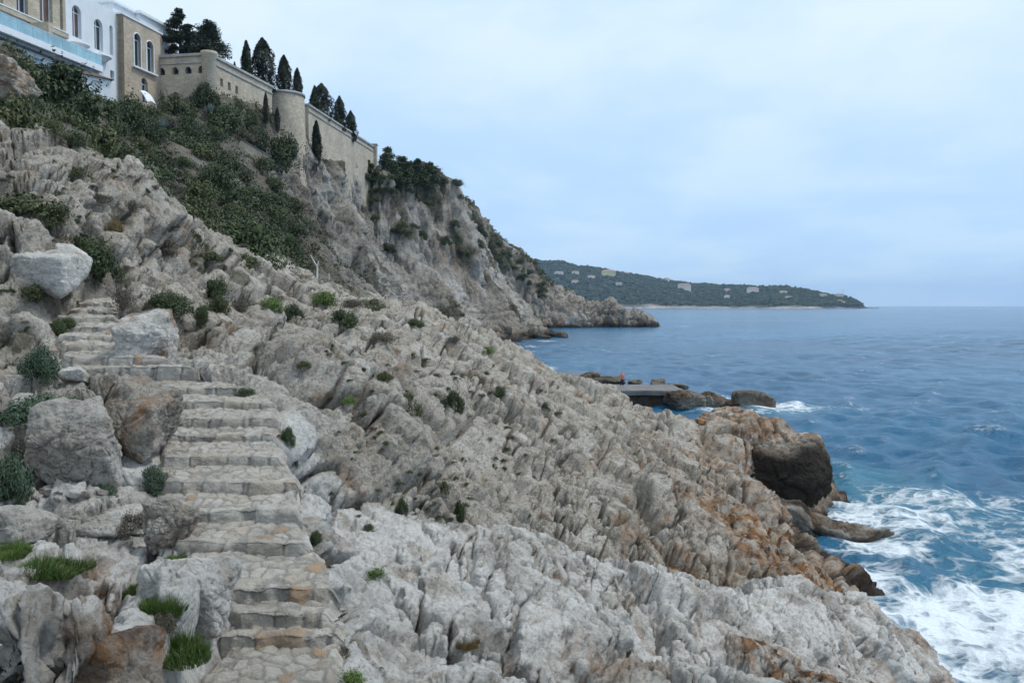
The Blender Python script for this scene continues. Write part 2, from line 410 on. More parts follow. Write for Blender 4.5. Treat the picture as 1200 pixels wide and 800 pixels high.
# stairs mask
L = np.interp(Yg, sY, sL); Rr = np.interp(Yg, sY, sR); zs = np.interp(Yg, sY, sZ)
k = np.clip(np.searchsorted(sY, Yg.ravel(), side='right') - 1, 0, len(ST) - 1).reshape(Yg.shape)
zstep = sZ[k]
inside = np.minimum(X - L, Rr - X)
ym = sstep(4.0, 5.5, Yg) * (1 - sstep(sY[-1], sY[-1] + 1.5, Yg))
smask = sstep(-.28, .12, inside) * ym
Z = Z * (1 - smask) + (np.minimum(zs, zstep) - .16) * smask
P = np.stack([X, Yg, Z], -1)
Nn = grid_normals(P)
Nn = Nn * .9 + np.array([0, -.1, .12]); Nn /= np.linalg.norm(Nn, axis=-1, keepdims=True)
spc = RR * 1.5 / NTH * 1.15
# long fissured slabs running down the slope
fade = lambda lam: 1 - sstep(.22, .5, spc / lam)
edge = np.clip(1 - smask * 1.0, 0, 1) * sstep(-.04, .38, -inside * ym + (1 - ym))
nm = (0.15 + .85 * edge) * (1 - smask)
ridge_soft = 1 - .38 * (1 - sstep(0, 2.5, Yg - np.interp(X, [-44, -2.6, -1.6, 0, 1.2, 2.7, 4.4, 6, 8, 10.5, 14], [4, 13.5, 14.2, 16.6, 17.5, 18.9, 20.4, 22.1, 24.2, 26.8, 30])))
d = rockdisp(P, [5.5, 2.4], [.13, .20], seed=3, stretch=(.65, 1.4, 1.0), warp=.4, crackw=.04) * ridge_soft
ac, al = (P[..., 0] + P[..., 1]) * .707, (P[..., 0] - P[..., 1]) * .707
Rb = np.stack([ac * .21 + .35 * vnoise(P * .2, 551), al * .075, 0 * ac], -1)
midz = sstep(-.5, 3, Yg - np.interp(X, [-44, -2.6, -1.6, 0, 1.2, 2.7, 4.4, 6, 8, 10.5, 14], [16, 14, 14.6, 17, 18, 19, 20.6, 22.3, 24.4, 27, 30])) * sstep(-9, -5, X) * (1 - sstep(44, 58, RR))
d += 1.8 * (billow(Rb, 553, 2, .4) - .25) * midz
d += .42 * billow(P * np.array([.42, .26, .42]), 21, 2) + cracks(P, 2.7, .07, .5, 31, stretch=(.5, 1.8, 1.2), warp=.6) + cracks(P, 5.2, .17, 1.0, 33, stretch=(.45, 1.6, 1.2), warp=.6)
d -= float(np.mean(d)) * .9
P = P + Nn * (d * nm)[..., None]
def smooth_n(P, k):
    n = grid_normals(P)
    for _ in range(k):
        n[1:-1] = (n[:-2] + 2 * n[1:-1] + n[2:]) / 4; n[:, 1:-1] = (n[:, :-2] + 2 * n[:, 1:-1] + n[:, 2:]) / 4
    return n / (np.linalg.norm(n, axis=-1, keepdims=True) + 1e-9)
N2 = smooth_n(P, 8)
sc_d = .75 + .25 * sstep(12, 30, RR)
d = (rockdisp(P, [1.0, .45], [.15, .14], seed=11, warp=.55, grid=spc, crackw=.06) + .10 * billow(P * np.array([1.4, 1.1, 1.4]), 23, 2) * fade(.3) + cracks(P, .9, .025, .10, 37) * fade(.12)) * sc_d
d -= float(np.mean(d)) * .9
P = P + N2 * (d * nm)[..., None]
N2 = smooth_n(P, 3)
d = rockdisp(P, [.17, .075], [.18, .17], seed=13, warp=.5, grid=spc, crackw=.09) + .05 * (billow(P * 5.5, 25, 2) - .25) * fade(.09) + .022 * (billow(P * 17, 27, 2) - .25) * fade(.035)
P = P + N2 * (d * nm)[..., None]
zz = P[..., 2]
gy = np.interp(P[..., 0], [-40, -2.6, -1.6, 0, 1.2, 2.7, 4.4, 6, 8, 10.5, 14], [-40+44, 13.5, 14.2, 16.6, 17.5, 18.9, 20.4, 22.1, 24.2, 26.8, 30])
n0 = fbm(P * .5, 21, 4)
white = (1 - sstep(-.4, .5, P[..., 1] - gy)) * 1.0
white = np.maximum(white, .45 * (1 - sstep(10, 28, RR)) * (P[..., 0] < -3)) - .1
white = white + .25 * n0
fx = P[..., 0]; fy = P[..., 1]
rust = (1 - sstep(.9, 3.2, zz + 1.4 * n0)) * .75
rust = np.maximum(rust, .55 * (1 - sstep(3.0, 5.2, zz + 1.5 * n0)) * (P[..., 0] > 3) * (1 - white))
rust = np.maximum(rust, sstep(.45, .8, fbm(P * 1.1, 77, 3)) * .5)
rust = np.maximum(rust, sstep(.0, .6, 1 - np.hypot((fx - 9.3) / 3.6, (fy - 29.5) / 5.5) + .4 * n0))
rust = np.maximum(rust, sstep(.0, .5, 1 - np.hypot((fx - 5.2) / 2.0, (fy - 14.3) / 2.0) + .35 * n0) * 1.0)
rust = np.maximum(rust, sstep(.0, .6, 1 - np.hypot((fx - 14.5) / 3.6, (fy - 47) / 8) + .4 * n0) * .8)
rust = np.maximum(rust, sstep(.1, .7, 1 - np.hypot((fx - 1.4) / 1.0, (fy - 10.8) / .9) + .5 * n0) * .6)
rust = np.maximum(rust, sstep(.1, .5, 1 - np.hypot((fx + 2.75) / .45, (fy - 5.7) / .5) + .3 * n0) * .9)
dark = (1 - sstep(.25, 1.3, zz + 1.2 * n0)) * .95
veg = sstep(.35, .6, fbm(P * .8, 91, 4) - .12 + .5 * sstep(22, 60, RR) * (fx < -8)) * (.15 + .55 * sstep(-5, -9, P[..., 0])) * (zz > 4)
near_me = grid_mesh('rocky_shore', P, M['rock'], dict(white=np.clip(white, 0, 1), rust=np.clip(rust, 0, 1), dark=np.clip(dark, 0, 1), veg=np.clip(veg, 0, 1)))
near_o = link_mesh('rocky_slope', near_me); tag(near_o, kind='structure')
print('near', near_me and len(near_me.vertices), round(time.time() - T0, 1))

# ------------------------------------------------------------------ far hillside and the first sea cliff
far_px = [
 # shrub covered gully
 (0,100,60),(0,50,85),(60,120,68),(60,95,88),(100,150,76),(100,112,96),(130,128,102),(160,128,110),(180,132,114),(215,125,124),(240,122,124),(150,180,82),(200,200,92),(200,160,105),(250,235,84),
 (250,180,106),(250,145,120),(300,300,78),(300,240,100),(300,200,118),(330,330,72),(350,337,80),(330,280,100),
 # below the retaining wall
 (262,120,126),(285,132,131),(310,142,138),(330,152,146),(350,162,152),(365,172,158),(390,190,172),(420,202,186),(440,199,197),
 # cliff
 (350,200,150),(340,250,132),(370,230,152),(380,300,118),(400,250,178),(400,320,152),(430,345,140),(430,240,196),(440,290,190),(450,330,180),(470,355,165),
 (480,216,232),(470,222,225),(505,214,252),(525,216,262),(538,225,266),(548,245,268),(555,270,270),(560,300,270),(570,335,271),(585,365,271),(600,388,271),(612,400,268),
 (490,240,240),(470,270,222),(500,290,238),(500,330,228),(520,250,255),(530,300,255),(540,340,254),(520,365,228),(560,375,250),(575,392,248),(545,385,215),(590,398,258),
]
far = [tuple(at(*p)) for p in far_px]
for q in [(-55,95,20),(-60,80,18),(-70,100,27),(-60,110,24),(-58,125,26),(-75,130,35),(-62,140,34),(-53,135,34),(-50,145,34.5),(-46,160,34.5),(-44,175,34.2),(-40,190,33.5),(-38,205,33),(-60,180,38),(-80,200,50),(-60,240,38),
          (-38,240,32),(-45,270,36),(-33,290,35),(-24,300,32),(-14,295,26),(-8,290,12),(0,288,-3),(6,285,-12),(4,272,-11.2),(8,262,-12.5),(3,250,-12.5),(-4,235,-12.5),(-10,215,-11),(-12,190,-11),(-8,150,-12),(-4,110,-12.5),
          (-9,95,-9),(-14,120,-7),(-16,160,-7),(-5,195,-13),(20,290,-13),(-30,330,44),(-55,330,48),(-10,330,24),(6,330,-11),(-90,110,36),(-100,150,32),(-130,200,36),(-110,260,38),(-75,250,38),(-170,280,38),(-60,200,34),(-120,330,38),(-180,200,36),(-200,340,38),(-85,160,33),(-70,160,33),(-40,60,18),(-50,45,18),(-45,60,19),(-22,55,1.5),(-16,80,-3),(-26,48,7)]:
    far.append((q[0], q[1], CAM_Z + q[2]))
far_h = rbf_fit(far, 1.5)
X, Yg, RR = polar(-47, 3.5, int(900 * QUAL), 44, 345, int(900 * QUAL))
Z = far_h(X, Yg)
near_zone = 1 - sstep(70, 92, RR)
Z = Z - near_zone * 0.6
P = np.stack([X, Yg, Z], -1); Nn = grid_normals(P)
cliffy = sstep(-34, -24, X + (Yg - 150) * .06) * sstep(95, 125, RR)
cliffy = np.maximum(cliffy, sstep(.55, .4, Nn[..., 2]) * sstep(120, 150, RR)); cliffy = np.clip(cliffy, 0, 1)
d = rockdisp(P, [13], [.12], seed=101, stretch=(.8, .8, 1.6), warp=.4)
strata = (np.mod(P[..., 2] / 2.1 + .5 * fbm(P * .08, 61, 3), 1.0)); strata = sstep(0, .35, strata) * (1 - sstep(.85, 1, strata))
strz = (1 - sstep(8, 24, P[..., 2])) * sstep(-24, -16, X)
PV = P * np.array([1, 1, .28])
d = d + (strata - .5) * .7 * (.12 + strz) + 6.5 * (billow(PV * .075, 63, 3) - .3) + 2.4 * (billow(PV * .27, 64, 3) - .3) 
d = d + cracks(P, 7, .35, 1.6, 431, stretch=(.8, .8, 2.2))
d = d * cliffy * .85 + (1 - cliffy) * (rockdisp(P, [5, 1.8], [.10, .14], seed=201) + .5 * fbm(P * .12, 65, 3))
P = P + Nn * d[..., None] * np.array([1, 1, .3])
N2 = smooth_n(P, 4)
d = rockdisp(P, [4.6, 2.0, .95], [.20, .22, .22], seed=103, stretch=(.9, .9, 1.4), warp=.45, grid=RR * .0012, crackw=.08) + .8 * (billow(P * np.array([1, 1, .6]) * .9, 65, 3) - .3) + cracks(P, 2.8, .16, .8, 433, stretch=(.9, .9, 1.5))
P = P + N2 * (d * (.12 + .88 * cliffy))[..., None]
zz = P[..., 2]; n0 = fbm(P * .12, 66, 4); Nn2 = grid_normals(P)
flat = sstep(.45, .72, Nn2[..., 2])
veg_f = np.clip((1 - cliffy) * (.5 + .5 * sstep(-.3, .05, fbm(P * .11, 166, 4))), 0, 1)
veg_c = sstep(.1, .45, n0 + .25 * flat + .5 * sstep(34, 46, zz) - .25)
veg_m = np.maximum(veg_f, cliffy * veg_c * .85)
rust = (1 - sstep(1, 5, zz + 3 * n0)) * .4 + sstep(.3, .6, fbm(P * .09, 67, 3)) * .25
dark = (1 - sstep(1.2, 3.0, zz + 1.8 * n0)) * .9
white = .45 + .6 * fbm(P * .07, 68, 3)
far_me = grid_mesh('sea_cliff', P, M['rock_far'], dict(white=np.clip(white, 0, 1), rust=np.clip(rust, 0, 1), dark=np.clip(dark, 0, 1), veg=np.clip(veg_m, 0, 1)))
far_o = link_mesh('cliff_terrain', far_me); tag(far_o, kind='structure')
FAR_P, FAR_VEG, FAR_N = P.reshape(-1, 3), veg_m.ravel(), Nn2.reshape(-1, 3)
print('far', round(time.time() - T0, 1))

# second headland
hd_px = [(540,240,385),(556,255,400),(575,272,408),(592,288,415),(620,312,420),(640,330,425),(658,345,428),(680,353,430),(720,360.5,432),(755,366,434),
         (545,300,372),(560,300,382),(560,350,372),(575,330,392),(575,365,384),(590,330,400),(600,330,404),(600,360,400),(603,378,399),(620,340,407),(640,360,413),(670,368,420),(620,370,404),(650,376,413),(700,374,424),(740,377,428),(756,378,430)]
hd = [tuple(at(*p)) for p in hd_px]
for q in [(0,396,-12.5),(12,404,-12.6),(25,413,-12.6),(45,421,-12.6),(66,427,-12.6),(74,430,-13),(78,450,-13),(68,452,-12.5),(50,462,-10),(30,475,-2),(10,470,20),(-15,450,36),(-20,410,43),(-40,440,48),(-30,380,40),(-22,360,20),(-18,345,-6),(-10,372,-13),(-4,385,-13),(-30,330,-10)]:
    hd.append((q[0], q[1], CAM_Z + q[2]))
hd_h = rbf_fit(hd, 2.0)
xs = np.linspace(-45, 85, 420); ys = np.linspace(335, 480, 420)
X, Yg = np.meshgrid(xs, ys); Z = hd_h(X, Yg)
P = np.stack([X, Yg, Z], -1); Nn = grid_normals(P)
PV = P * np.array([1, 1, .3])
d = rockdisp(P, [14, 6, 2.8], [.12, .2, .24], seed=301, stretch=(.8, .8, 1.6), warp=.4) + 7 * (billow(PV * .06, 471, 3) - .3) + 3 * (billow(PV * .2, 474, 3) - .3) + cracks(P, 8, .5, 2.2, 435, stretch=(.8, .8, 2.2))
P = P + Nn * (d * sstep(-3, 6, P[..., 2] + 2))[..., None]
zz = P[..., 2]; n0 = fbm(P * .1, 72, 4); Nn2 = grid_normals(P)
veg = sstep(.1, .4, n0 * .6 + .55 * sstep(16, 34, zz) + .2 * Nn2[..., 2] - .25) * .9 * sstep(9, 13, zz)
hd_me = grid_mesh('headland', P, M['rock_far'], dict(white=np.clip(.1 + .4 * n0, 0, 1), rust=np.clip((1 - sstep(2, 8, zz + 4 * n0)) * .55 + .1, 0, 1), dark=np.clip((1 - sstep(1.0, 3.2, zz + 1.2 * n0)), 0, 1), veg=np.clip(veg, 0, 1)))
hd_o = link_mesh('headland', hd_me); tag(hd_o, kind='structure')
HD_P, HD_VEG = P.reshape(-1, 3), veg.ravel()

# ------------------------------------------------------------------ distant cape
cp_sky = [(560,300),(600,304),(620,306),(650,307),(665,309),(700,315),(730,321),(760,326),(800,331),(850,334),(900,337),(940,339),(965,343),(985,347),(1000,352),(1008,357),(1022,361.3)]
us = np.array([q[0] for q in cp_sky]); vs = np.array([q[1] for q in cp_sky])
ucol = np.linspace(560, 1030, 640); rows = 150
t = np.linspace(0, 1, rows)[:, None]
vt = np.interp(ucol, us, vs)[None]
Yf = 2700 + 60 * np.sin(ucol / 30)[None] ; depth = 60 + 900 * sstep(1030, 800, ucol)[None]
Yr = Yf + depth * np.minimum(t / .55, 1) + np.maximum(t - .55, 0) * 900
Ztop = CAM_Z - ((vt - 357.5) / 1000) * (Yf + depth)
prof = np.where(t < .55, np.interp(t, [0, .03, .06, .12, .3, .45, .55], [-.06, .02, .10, .22, .66, .92, 1]), 1 - (t - .55) * 1.6)
Zc = np.where(t < .02, -4.0, np.maximum(Ztop, 4) * prof)
Xc = (ucol[None] - 600) / 1000 * Yr
P = np.stack([Xc, Yr + 0 * Xc, Zc + 0 * Xc], -1)
n = fbm(P / 90, 81, 5); P[..., 2] += n * 9 * sstep(0, .1, t) * sstep(1028, 980, ucol)[None] - 2
Nn2 = grid_normals(P)
shore = 1 - sstep(.03, .075, t + .03 * fbm(P / 60, 83, 3))
def cape_mat():
    m, nt, b = newmat('cape_slopes'); N = NB(nt); Pp = N.pos()
    n1 = N.noise(Pp, .01, 8, .65); n2 = N.noise(Pp, .06, 6, .7)
    c = N.mix(N.ramp(n1, (.4, .65, 0, 1)), (.028, .036, .022), (.06, .06, .04)); c = N.mix(N.ramp(n2, (.62, .75, 0, .7)), c, (.20, .17, .13))
    c = N.mix(N.attr('shore'), c, N.mix(N.ramp(n2, (.4, .6, 0, 1)), (.20, .17, .14), (.42, .38, .33)))
    N.l(c, b.inputs['Base Color']); b.inputs['Roughness'].default_value = 1; return m
M['cape'] = cape_mat()
cape_o = link_mesh('distant_cape', grid_mesh('distant_cape', P, M['cape'], dict(shore=shore))); tag(cape_o, kind='structure')
CAPE_P, CAPE_T = P, t

# ------------------------------------------------------------------ sea
def sea():
    X, Yg, RR = polar(-38, 62, 1000, 9, 9000, 1250)
    P = np.stack([X, Yg, 0 * X], -1)
    rng = np.random.default_rng(5); z = 0 * X; dx = 0 * X; dy = 0 * X
    spc = RR * .0056
    G = np.stack([X / 55, Yg / 55, 0 * X], -1); gust = .75 + .5 * fbm(G, 401, 3)
    for k in range(64):
        lam = .7 * (8.5 / .7) ** rng.random(); ang = R(205) + rng.normal() * .8
        kx, ky = math.cos(ang), math.sin(ang); w = 2 * math.pi / lam
        a = .0085 * lam ** .8 * (.5 + rng.random()); ph = rng.random() * 6.28
        att = 1 - sstep(.18, .42, spc / lam)
        th = w * (kx * X + ky * Yg) + ph + .9 * fbm(G * 3 + k, 500 + k, 1) * (lam < 8)
        z += a * att * np.cos(th); dx -= .8 * a * att * kx * np.sin(th); dy -= .8 * a * att * ky * np.sin(th)
    z *= gust * 1.35
    P[..., 0] += dx; P[..., 1] += dy; P[..., 2] = z
    n = fbm(np.stack([X / 9, Yg / 9, 0 * X], -1), 411, 4)
    n2 = fbm(np.stack([X / 3.2, Yg / 3.2, 0 * X], -1), 415, 3)
    def blob(cx, cy, rx, ry, rot=0, s=1.0, fall=1.0):
        c, sn = math.cos(rot), math.sin(rot); ax = (X - cx) * c + (Yg - cy) * sn; ay = -(X - cx) * sn + (Yg - cy) * c
        return s * sstep(0, fall, 1 - np.hypot(ax / rx, ay / ry) + .35 * n)
    foam = 0 * X
    B = lambda *a, **k: np.maximum(foam, blob(*a, **k))
    foam = B(18, 30, 13, 9, .2, 1.0); foam = B(24, 26, 13, 8, 0, 1.0); foam = B(18, 22, 10, 7, 0, 1.0); foam = B(24, 37, 14, 7, .35, .78); foam = B(19.5, 43, 7, 8, 0, .75); foam = B(24, 48, 8, 5, 0, .6); foam = B(17, 38, 6, 6, 0, .95); foam = B(14.5, 34, 4, 6, 0, .9); foam = B(29, 42, 9, 4, 0, .5)
    foam = B(30, 95, 8, 9, 0, .85); foam = B(24, 101, 9, 6, .2, .9); foam = B(23, 88, 8, 2.5, 0, .55); foam = B(12, 110, 9, 4, 0, .8); foam = B(6, 150, 4, 12, 0, .7); foam = B(37, 92, 5, 5, 0, .4)
    foam = B(16, 300, 9, 6, 0, .75); foam = B(10, 262, 6, 8, 0, .7); foam = B(86, 445, 14, 8, 0, .5); foam = B(6, 225, 8, 5, 0, .5)
    foam = B(35, 31, 6, 7, 0, .35); foam = np.maximum(foam, .0)
    deep = .5 + .5 * fbm(np.stack([X / 38, Yg / 60, 0 * X], -1), 421, 4)
    tur = np.clip(blob(21, 34, 17, 20, 0, 1, 1.2) * .95 + blob(21, 55, 9, 12, 0, 1) * .75 + blob(26, 92, 14, 10, 0, .6) + .2 * blob(10, 140, 14, 40), 0, 1)
    cap = sstep(.9, 1.25, z / (.16 + .0 * X)) * sstep(.15, .5, n2) * sstep(30, 60, RR) * .55
    P[..., 2] += np.clip(foam, 0, 1) * (n2 * .16 + .10 * fbm(np.stack([X * 1.3, Yg * 1.3, 0 * X], -1), 431, 3) * (RR < 60))
    def mat():
        m, nt, b = newmat('sea_water'); N = NB(nt); Pp = N.pos()
        sw = N.noise(Pp, .12, 3)
        Q = N.n('ShaderNodeVectorMath'); Q.operation = 'ADD'
        nn = N.n('ShaderNodeTexNoise'); nn.inputs['Scale'].default_value = .35; nn.inputs['Detail'].default_value = 4; N.l(Pp, nn.inputs['Vector'])
        sc = N.n('ShaderNodeVectorMath'); sc.operation = 'SCALE'; sc.inputs['Scale'].default_value = 2.6; N.l(nn.outputs['Color'], sc.inputs[0])
        N.l(Pp, Q.inputs[0]); N.l(sc.outputs[0], Q.inputs[1]); W = Q.outputs[0]
        v1 = N.vor(W, .55, 'DISTANCE_TO_EDGE').outputs['Distance']; v2 = N.vor(W, 1.7, 'DISTANCE_TO_EDGE').outputs['Distance']
        net = N.math('ADD', N.ramp(v1, (0, .30, 1, 0)), N.math('MULTIPLY', N.ramp(v2, (0, .28, 1, 0)), .6))
        fl = N.noise(N.mapping(W, (1, 1.8, 1)), 1.1, 8, .68)
        pat = N.math('ADD', N.math('MULTIPLY', net, .34), N.math('MULTIPLY', fl, .95))
        f = N.math('ADD', pat, N.math('MULTIPLY', N.attr('foam'), .95))
        foamf = N.math('MULTIPLY', N.ramp(f, (1.08, 1.70, 0, 1)), N.ramp(N.attr('foam'), (.05, .35, 0, 1)))
        foamf = N.math('MAXIMUM', foamf, N.math('MULTIPLY', N.attr('cap'), N.ramp(N.noise(Pp, 2.5, 6, .7), (.45, .65, 0, 1))))
        c = N.mix(N.attr('deep'), (.007, .066, .150), (.018, .128, .245))
        c = N.mix(N.math('MULTIPLY', N.attr('tur'), N.ramp(fl, (.3, .7, .35, 1))), c, (.045, .21, .29))
        c = N.mix(foamf, c, (.74, .80, .84))
        N.l(c, b.inputs['Base Color'])
        N.l(N.ramp(foamf, (0, 1, .16, .85)), b.inputs['Roughness']); b.inputs['IOR'].default_value = 1.33; b.inputs['Specular IOR Level'].default_value = .36
        g = N.math('ADD', N.math('MULTIPLY', N.noise(N.mapping(Pp, (1, 1.5, 1)), 1.6, 7, .62), 1.0), N.math('MULTIPLY', N.noise(N.mapping(Pp, (1, 1.4, 1), (0, 0, .4)), .22, 5, .6), 2.2))
        g = N.math('ADD', g, N.math('MULTIPLY', N.noise(N.mapping(Pp, (1, 1.4, 1)), .03, 4, .6), 6.0))
        b1 = N.bump(g, .95, .34); b2 = N.bump(foamf, .8, .16, b1)
        N.l(b2, b.inputs['Normal']); return m
    M['sea'] = mat()
    o = link_mesh('sea', grid_mesh('sea', P, M['sea'], dict(foam=foam, deep=deep, tur=tur, cap=cap))); tag(o, kind='structure')
sea()
print('sea', round(time.time() - T0, 1))

# ------------------------------------------------------------------ sky, sun, haze
w = bpy.data.worlds.new('World'); scene.world = w; w.use_nodes = True; nt = w.node_tree; N = NB(nt)
bg = nt.nodes['Background']; bg.inputs['Strength'].default_value = 1.0
SUN_EL, SUN_AZ = R(60), R(80)     # azimuth clockwise from +Y
sky = N.n('ShaderNodeTexSky'); sky.sky_type = 'NISHITA'; sky.sun_disc = False; sky.sun_elevation = SUN_EL; sky.sun_rotation = SUN_AZ
skyc = N.mix(1.0, sky.outputs[0], (.10, .10, .10), 'MULTIPLY')
tc = N.n('ShaderNodeTexCoord').outputs['Generated']
sepx = N.n('ShaderNodeSeparateXYZ'); N.l(tc, sepx.inputs[0])
zz_ = N.math('ADD', N.math('ABSOLUTE', sepx.outputs[2]), .16)
cmb = N.n('ShaderNodeCombineXYZ'); N.l(N.math('DIVIDE', sepx.outputs[0], zz_), cmb.inputs[0]); N.l(N.math('DIVIDE', sepx.outputs[1], zz_), cmb.inputs[1])
cm = N.mapping(cmb.outputs[0], (1, .8, 1), (0, 0, .5))
c1 = N.noise(cm, .75, 6, .5, .4); c2 = N.noise(cm, 2.2, 6, .55, .3)
cl = N.math('ADD', N.math('MULTIPLY', c1, .7), N.math('MULTIPLY', c2, .3))
hz = N.ramp(sepx.outputs[2], (.0, .42, 0, 1))
lowc = N.mix(N.ramp(cl, (.40, .62, 0, 1)), (.34, .515, .75), (.42, .585, .77))
highc = N.mix(N.ramp(cl, (.38, .60, 0, 1)), (.46, .615, .785), (.63, .725, .80))
cc = N.mix(hz, lowc, highc)
N.l(N.mix(.93, skyc, cc), bg.inputs['Color'])
sl = bpy.data.lights.new('sun', 'SUN'); so = bpy.data.objects.new('sun', sl); COL.objects.link(so)
sl.energy = 1.5; sl.angle = R(12); sl.color = (1, .95, .88)
sd = Vector((math.sin(SUN_AZ) * math.cos(SUN_EL), math.cos(SUN_AZ) * math.cos(SUN_EL), math.sin(SUN_EL)))
so.rotation_euler = sd.to_track_quat('Z', 'Y').to_euler(); so.location = (0, -20, 60)
scene.view_settings.view_transform = 'Standard'; scene.view_settings.look = 'None'; scene.view_settings.exposure = .50; scene.view_settings.gamma = 1
scene.render.engine = 'CYCLES'; cy = scene.cycles
cy.use_denoising = True
try: cy.denoiser = 'OPENIMAGEDENOISE'
except Exception: pass
cy.max_bounces = 5; cy.diffuse_bounces = 3; cy.glossy_bounces = 2; cy.transmission_bounces = 2; cy.volume_bounces = 0; cy.use_adaptive_sampling = True; cy.adaptive_threshold = .02
cy.caustics_reflective = False; cy.caustics_refractive = False
HAZE = True
if HAZE:
    bm = bmesh.new(); bmesh.ops.create_cube(bm, size=1)
    for v_ in bm.verts: v_.co = Vector((v_.co.x * 19400, v_.co.y * 18400 + 0, (v_.co.z + .5) * 240 - 20))
    me = bpy.data.meshes.new('haze'); bm.to_mesh(me); bm.free()
    m = bpy.data.materials.new('haze_air'); m.use_nodes = True; nt = m.node_tree
    nt.nodes.remove(nt.nodes['Principled BSDF']); pv = nt.nodes.new('ShaderNodeVolumePrincipled')
    pv.inputs['Color'].default_value = (.52, .72, 1, 1); pv.inputs['Density'].default_value = .00007; pv.inputs['Anisotropy'].default_value = .0
    nt.links.new(pv.outputs[0], nt.nodes['Material Output'].inputs['Volume'])
    o = link_mesh('haze', me, mat=m); tag(o, kind='stuff')
print('sky', round(time.time() - T0, 1))

# ------------------------------------------------------------------ picking points on the ground
bpy.context.view_layer.update()
ORI = Vector((0, 0, CAM_Z))
def hit(u, v, objs=None):
    d = Vector(ray(u, v)).normalized(); best = None
    for o in (objs or (near_o, far_o, hd_o)):
        ok, loc, nr, _ = o.ray_cast(ORI, d)
        if ok and (best is None or (loc - ORI).length < best[1]): best = (loc, (loc - ORI).length, nr, o)
    return best
def ground_z(x, y, objs=None, top=90):
    b = -1e9
    for o in (objs or (near_o, far_o)):
        ok, loc, nr, _ = o.ray_cast(Vector((x, y, top)), Vector((0, 0, -1)))
        if ok: b = max(b, loc.z)
    return b

# ------------------------------------------------------------------ stairs
stair = empty('stone_stairway', (ST[1]['xl'], ST[1]['Y'], ST[1]['z']))
tag(stair, 'rough stone stairway climbing the rocks in uneven cobbled steps', 'stairway')
for i in range(len(ST) - 1):
    a, b_ = ST[i], ST[i + 1]
    last = i == len(ST) - 2
    yb = b_['Y'] + .10; zt = b_['zb'] if not last else b_['z']
    nx = int(max(60, (a['xr'] - a['xl']) / .014)); nt_ = int(max(24, (yb - a['Y']) / .016)); nrz = 16
    s_ = np.linspace(-.06, 1.06, nx)[None]
    fy = .05 * fbm(np.stack([s_ * 4, 0 * s_ + i * 7.7, 0 * s_], -1), 900, 3); fz = .018 * fbm(np.stack([s_ * 5, 0 * s_ + i * 3.1, 0 * s_ + 4], -1), 901, 3)
    tr = np.linspace(0, 1, nrz)[:, None] ** .7; tt = np.linspace(0, 1, nt_)[1:, None]
    zlow = a['z'] - max(.28, a['z'] - a['zb'] + .15)
    Yr = np.concatenate([a['Y'] - .04 + .04 * tr + fy, a['Y'] + (yb - a['Y']) * tt + fy * (1 - tt)], 0)
    Zr = np.concatenate([zlow + (a['z'] - zlow) * tr + fz * tr, a['z'] + (zt - a['z']) * tt + fz * (1 - tt)], 0)
    fr = np.concatenate([0 * tr, tt], 0)
    bl, br = (b_['xl'], b_['xr']) if not last else (a['xl'] - .4, a['xr'] - .4)
    Xl = a['xl'] + (bl - a['xl']) * fr; Xr = a['xr'] + (br - a['xr']) * fr
    # uneven side edges
    Xl = Xl + .06 * fbm(np.stack([fr * 3, 0 * fr + i * 5, 0 * fr], -1), 905, 2); Xr = Xr + .06 * fbm(np.stack([fr * 3, 0 * fr + i * 5, 0 * fr + 9], -1), 906, 2)
    Xs = Xl + (Xr - Xl) * s_
    P = np.stack([Xs, Yr + 0 * Xs, Zr + 0 * Xs], -1); Nn = grid_normals(P)
    isr = np.concatenate([np.ones(nrz), np.zeros(nt_ - 1)])[:, None] + 0 * Xs
    lipd = np.concatenate([np.zeros(nrz), tt[:, 0] * (yb - a['Y'])])[:, None] + 0 * Xs
    edge = (isr > .5) | (lipd < .13)
    W = P + .03 * np.stack([vnoise(P * 7, 3), vnoise(P * 7, 4), vnoise(P * 7, 5)], -1)
    Q1 = W / np.array([.42, .40, .30]) + i * 11.3; Q1[..., 2] = W[..., 2] * 0 + i; 
    Q1[..., 1] = i * 3.7
    Q2 = W / np.array([.17, .19, .5]) + 31.7
    g1 = worley(Q1, 911); g2 = worley(Q2, 917)
    e = np.where(edge, (g1[1] - g1[0]) * .42, (g2[1] - g2[0]) * .17); idn = np.where(edge, g1[2], g2[2])
    gap = 1 - sstep(.008, .030, e)
    d = -.022 * gap + (idn - .5) * .018 + .010 * fbm(P * 14, 920, 4)
    lip = np.exp(-((lipd) / .03) ** 2) * (isr < .5) + (isr > .5) * np.exp(-((P[..., 2] - a['z']) / .03) ** 2)
    d = d + .03 * fbm(P * 2.2, 922, 3) + .012 * fbm(P * np.array([5, 5, 9]), 925, 4) - .014 * lip
    sd_ = np.minimum(s_ + .06, 1.06 - s_) * (a['xr'] - a['xl']) + 0 * Xs
    P = P + Nn * d[..., None]; P[..., 2] -= .10 * (1 - sstep(0, .09, sd_))
    c0 = Vector(P[nrz, nx // 2]); 
    st = link_mesh('step', grid_mesh('step', P - np.array([stair.location[:]]), M['cobble'], dict(stone=idn, gap=gap * .9)), stair)
bpy.context.view_layer.update()

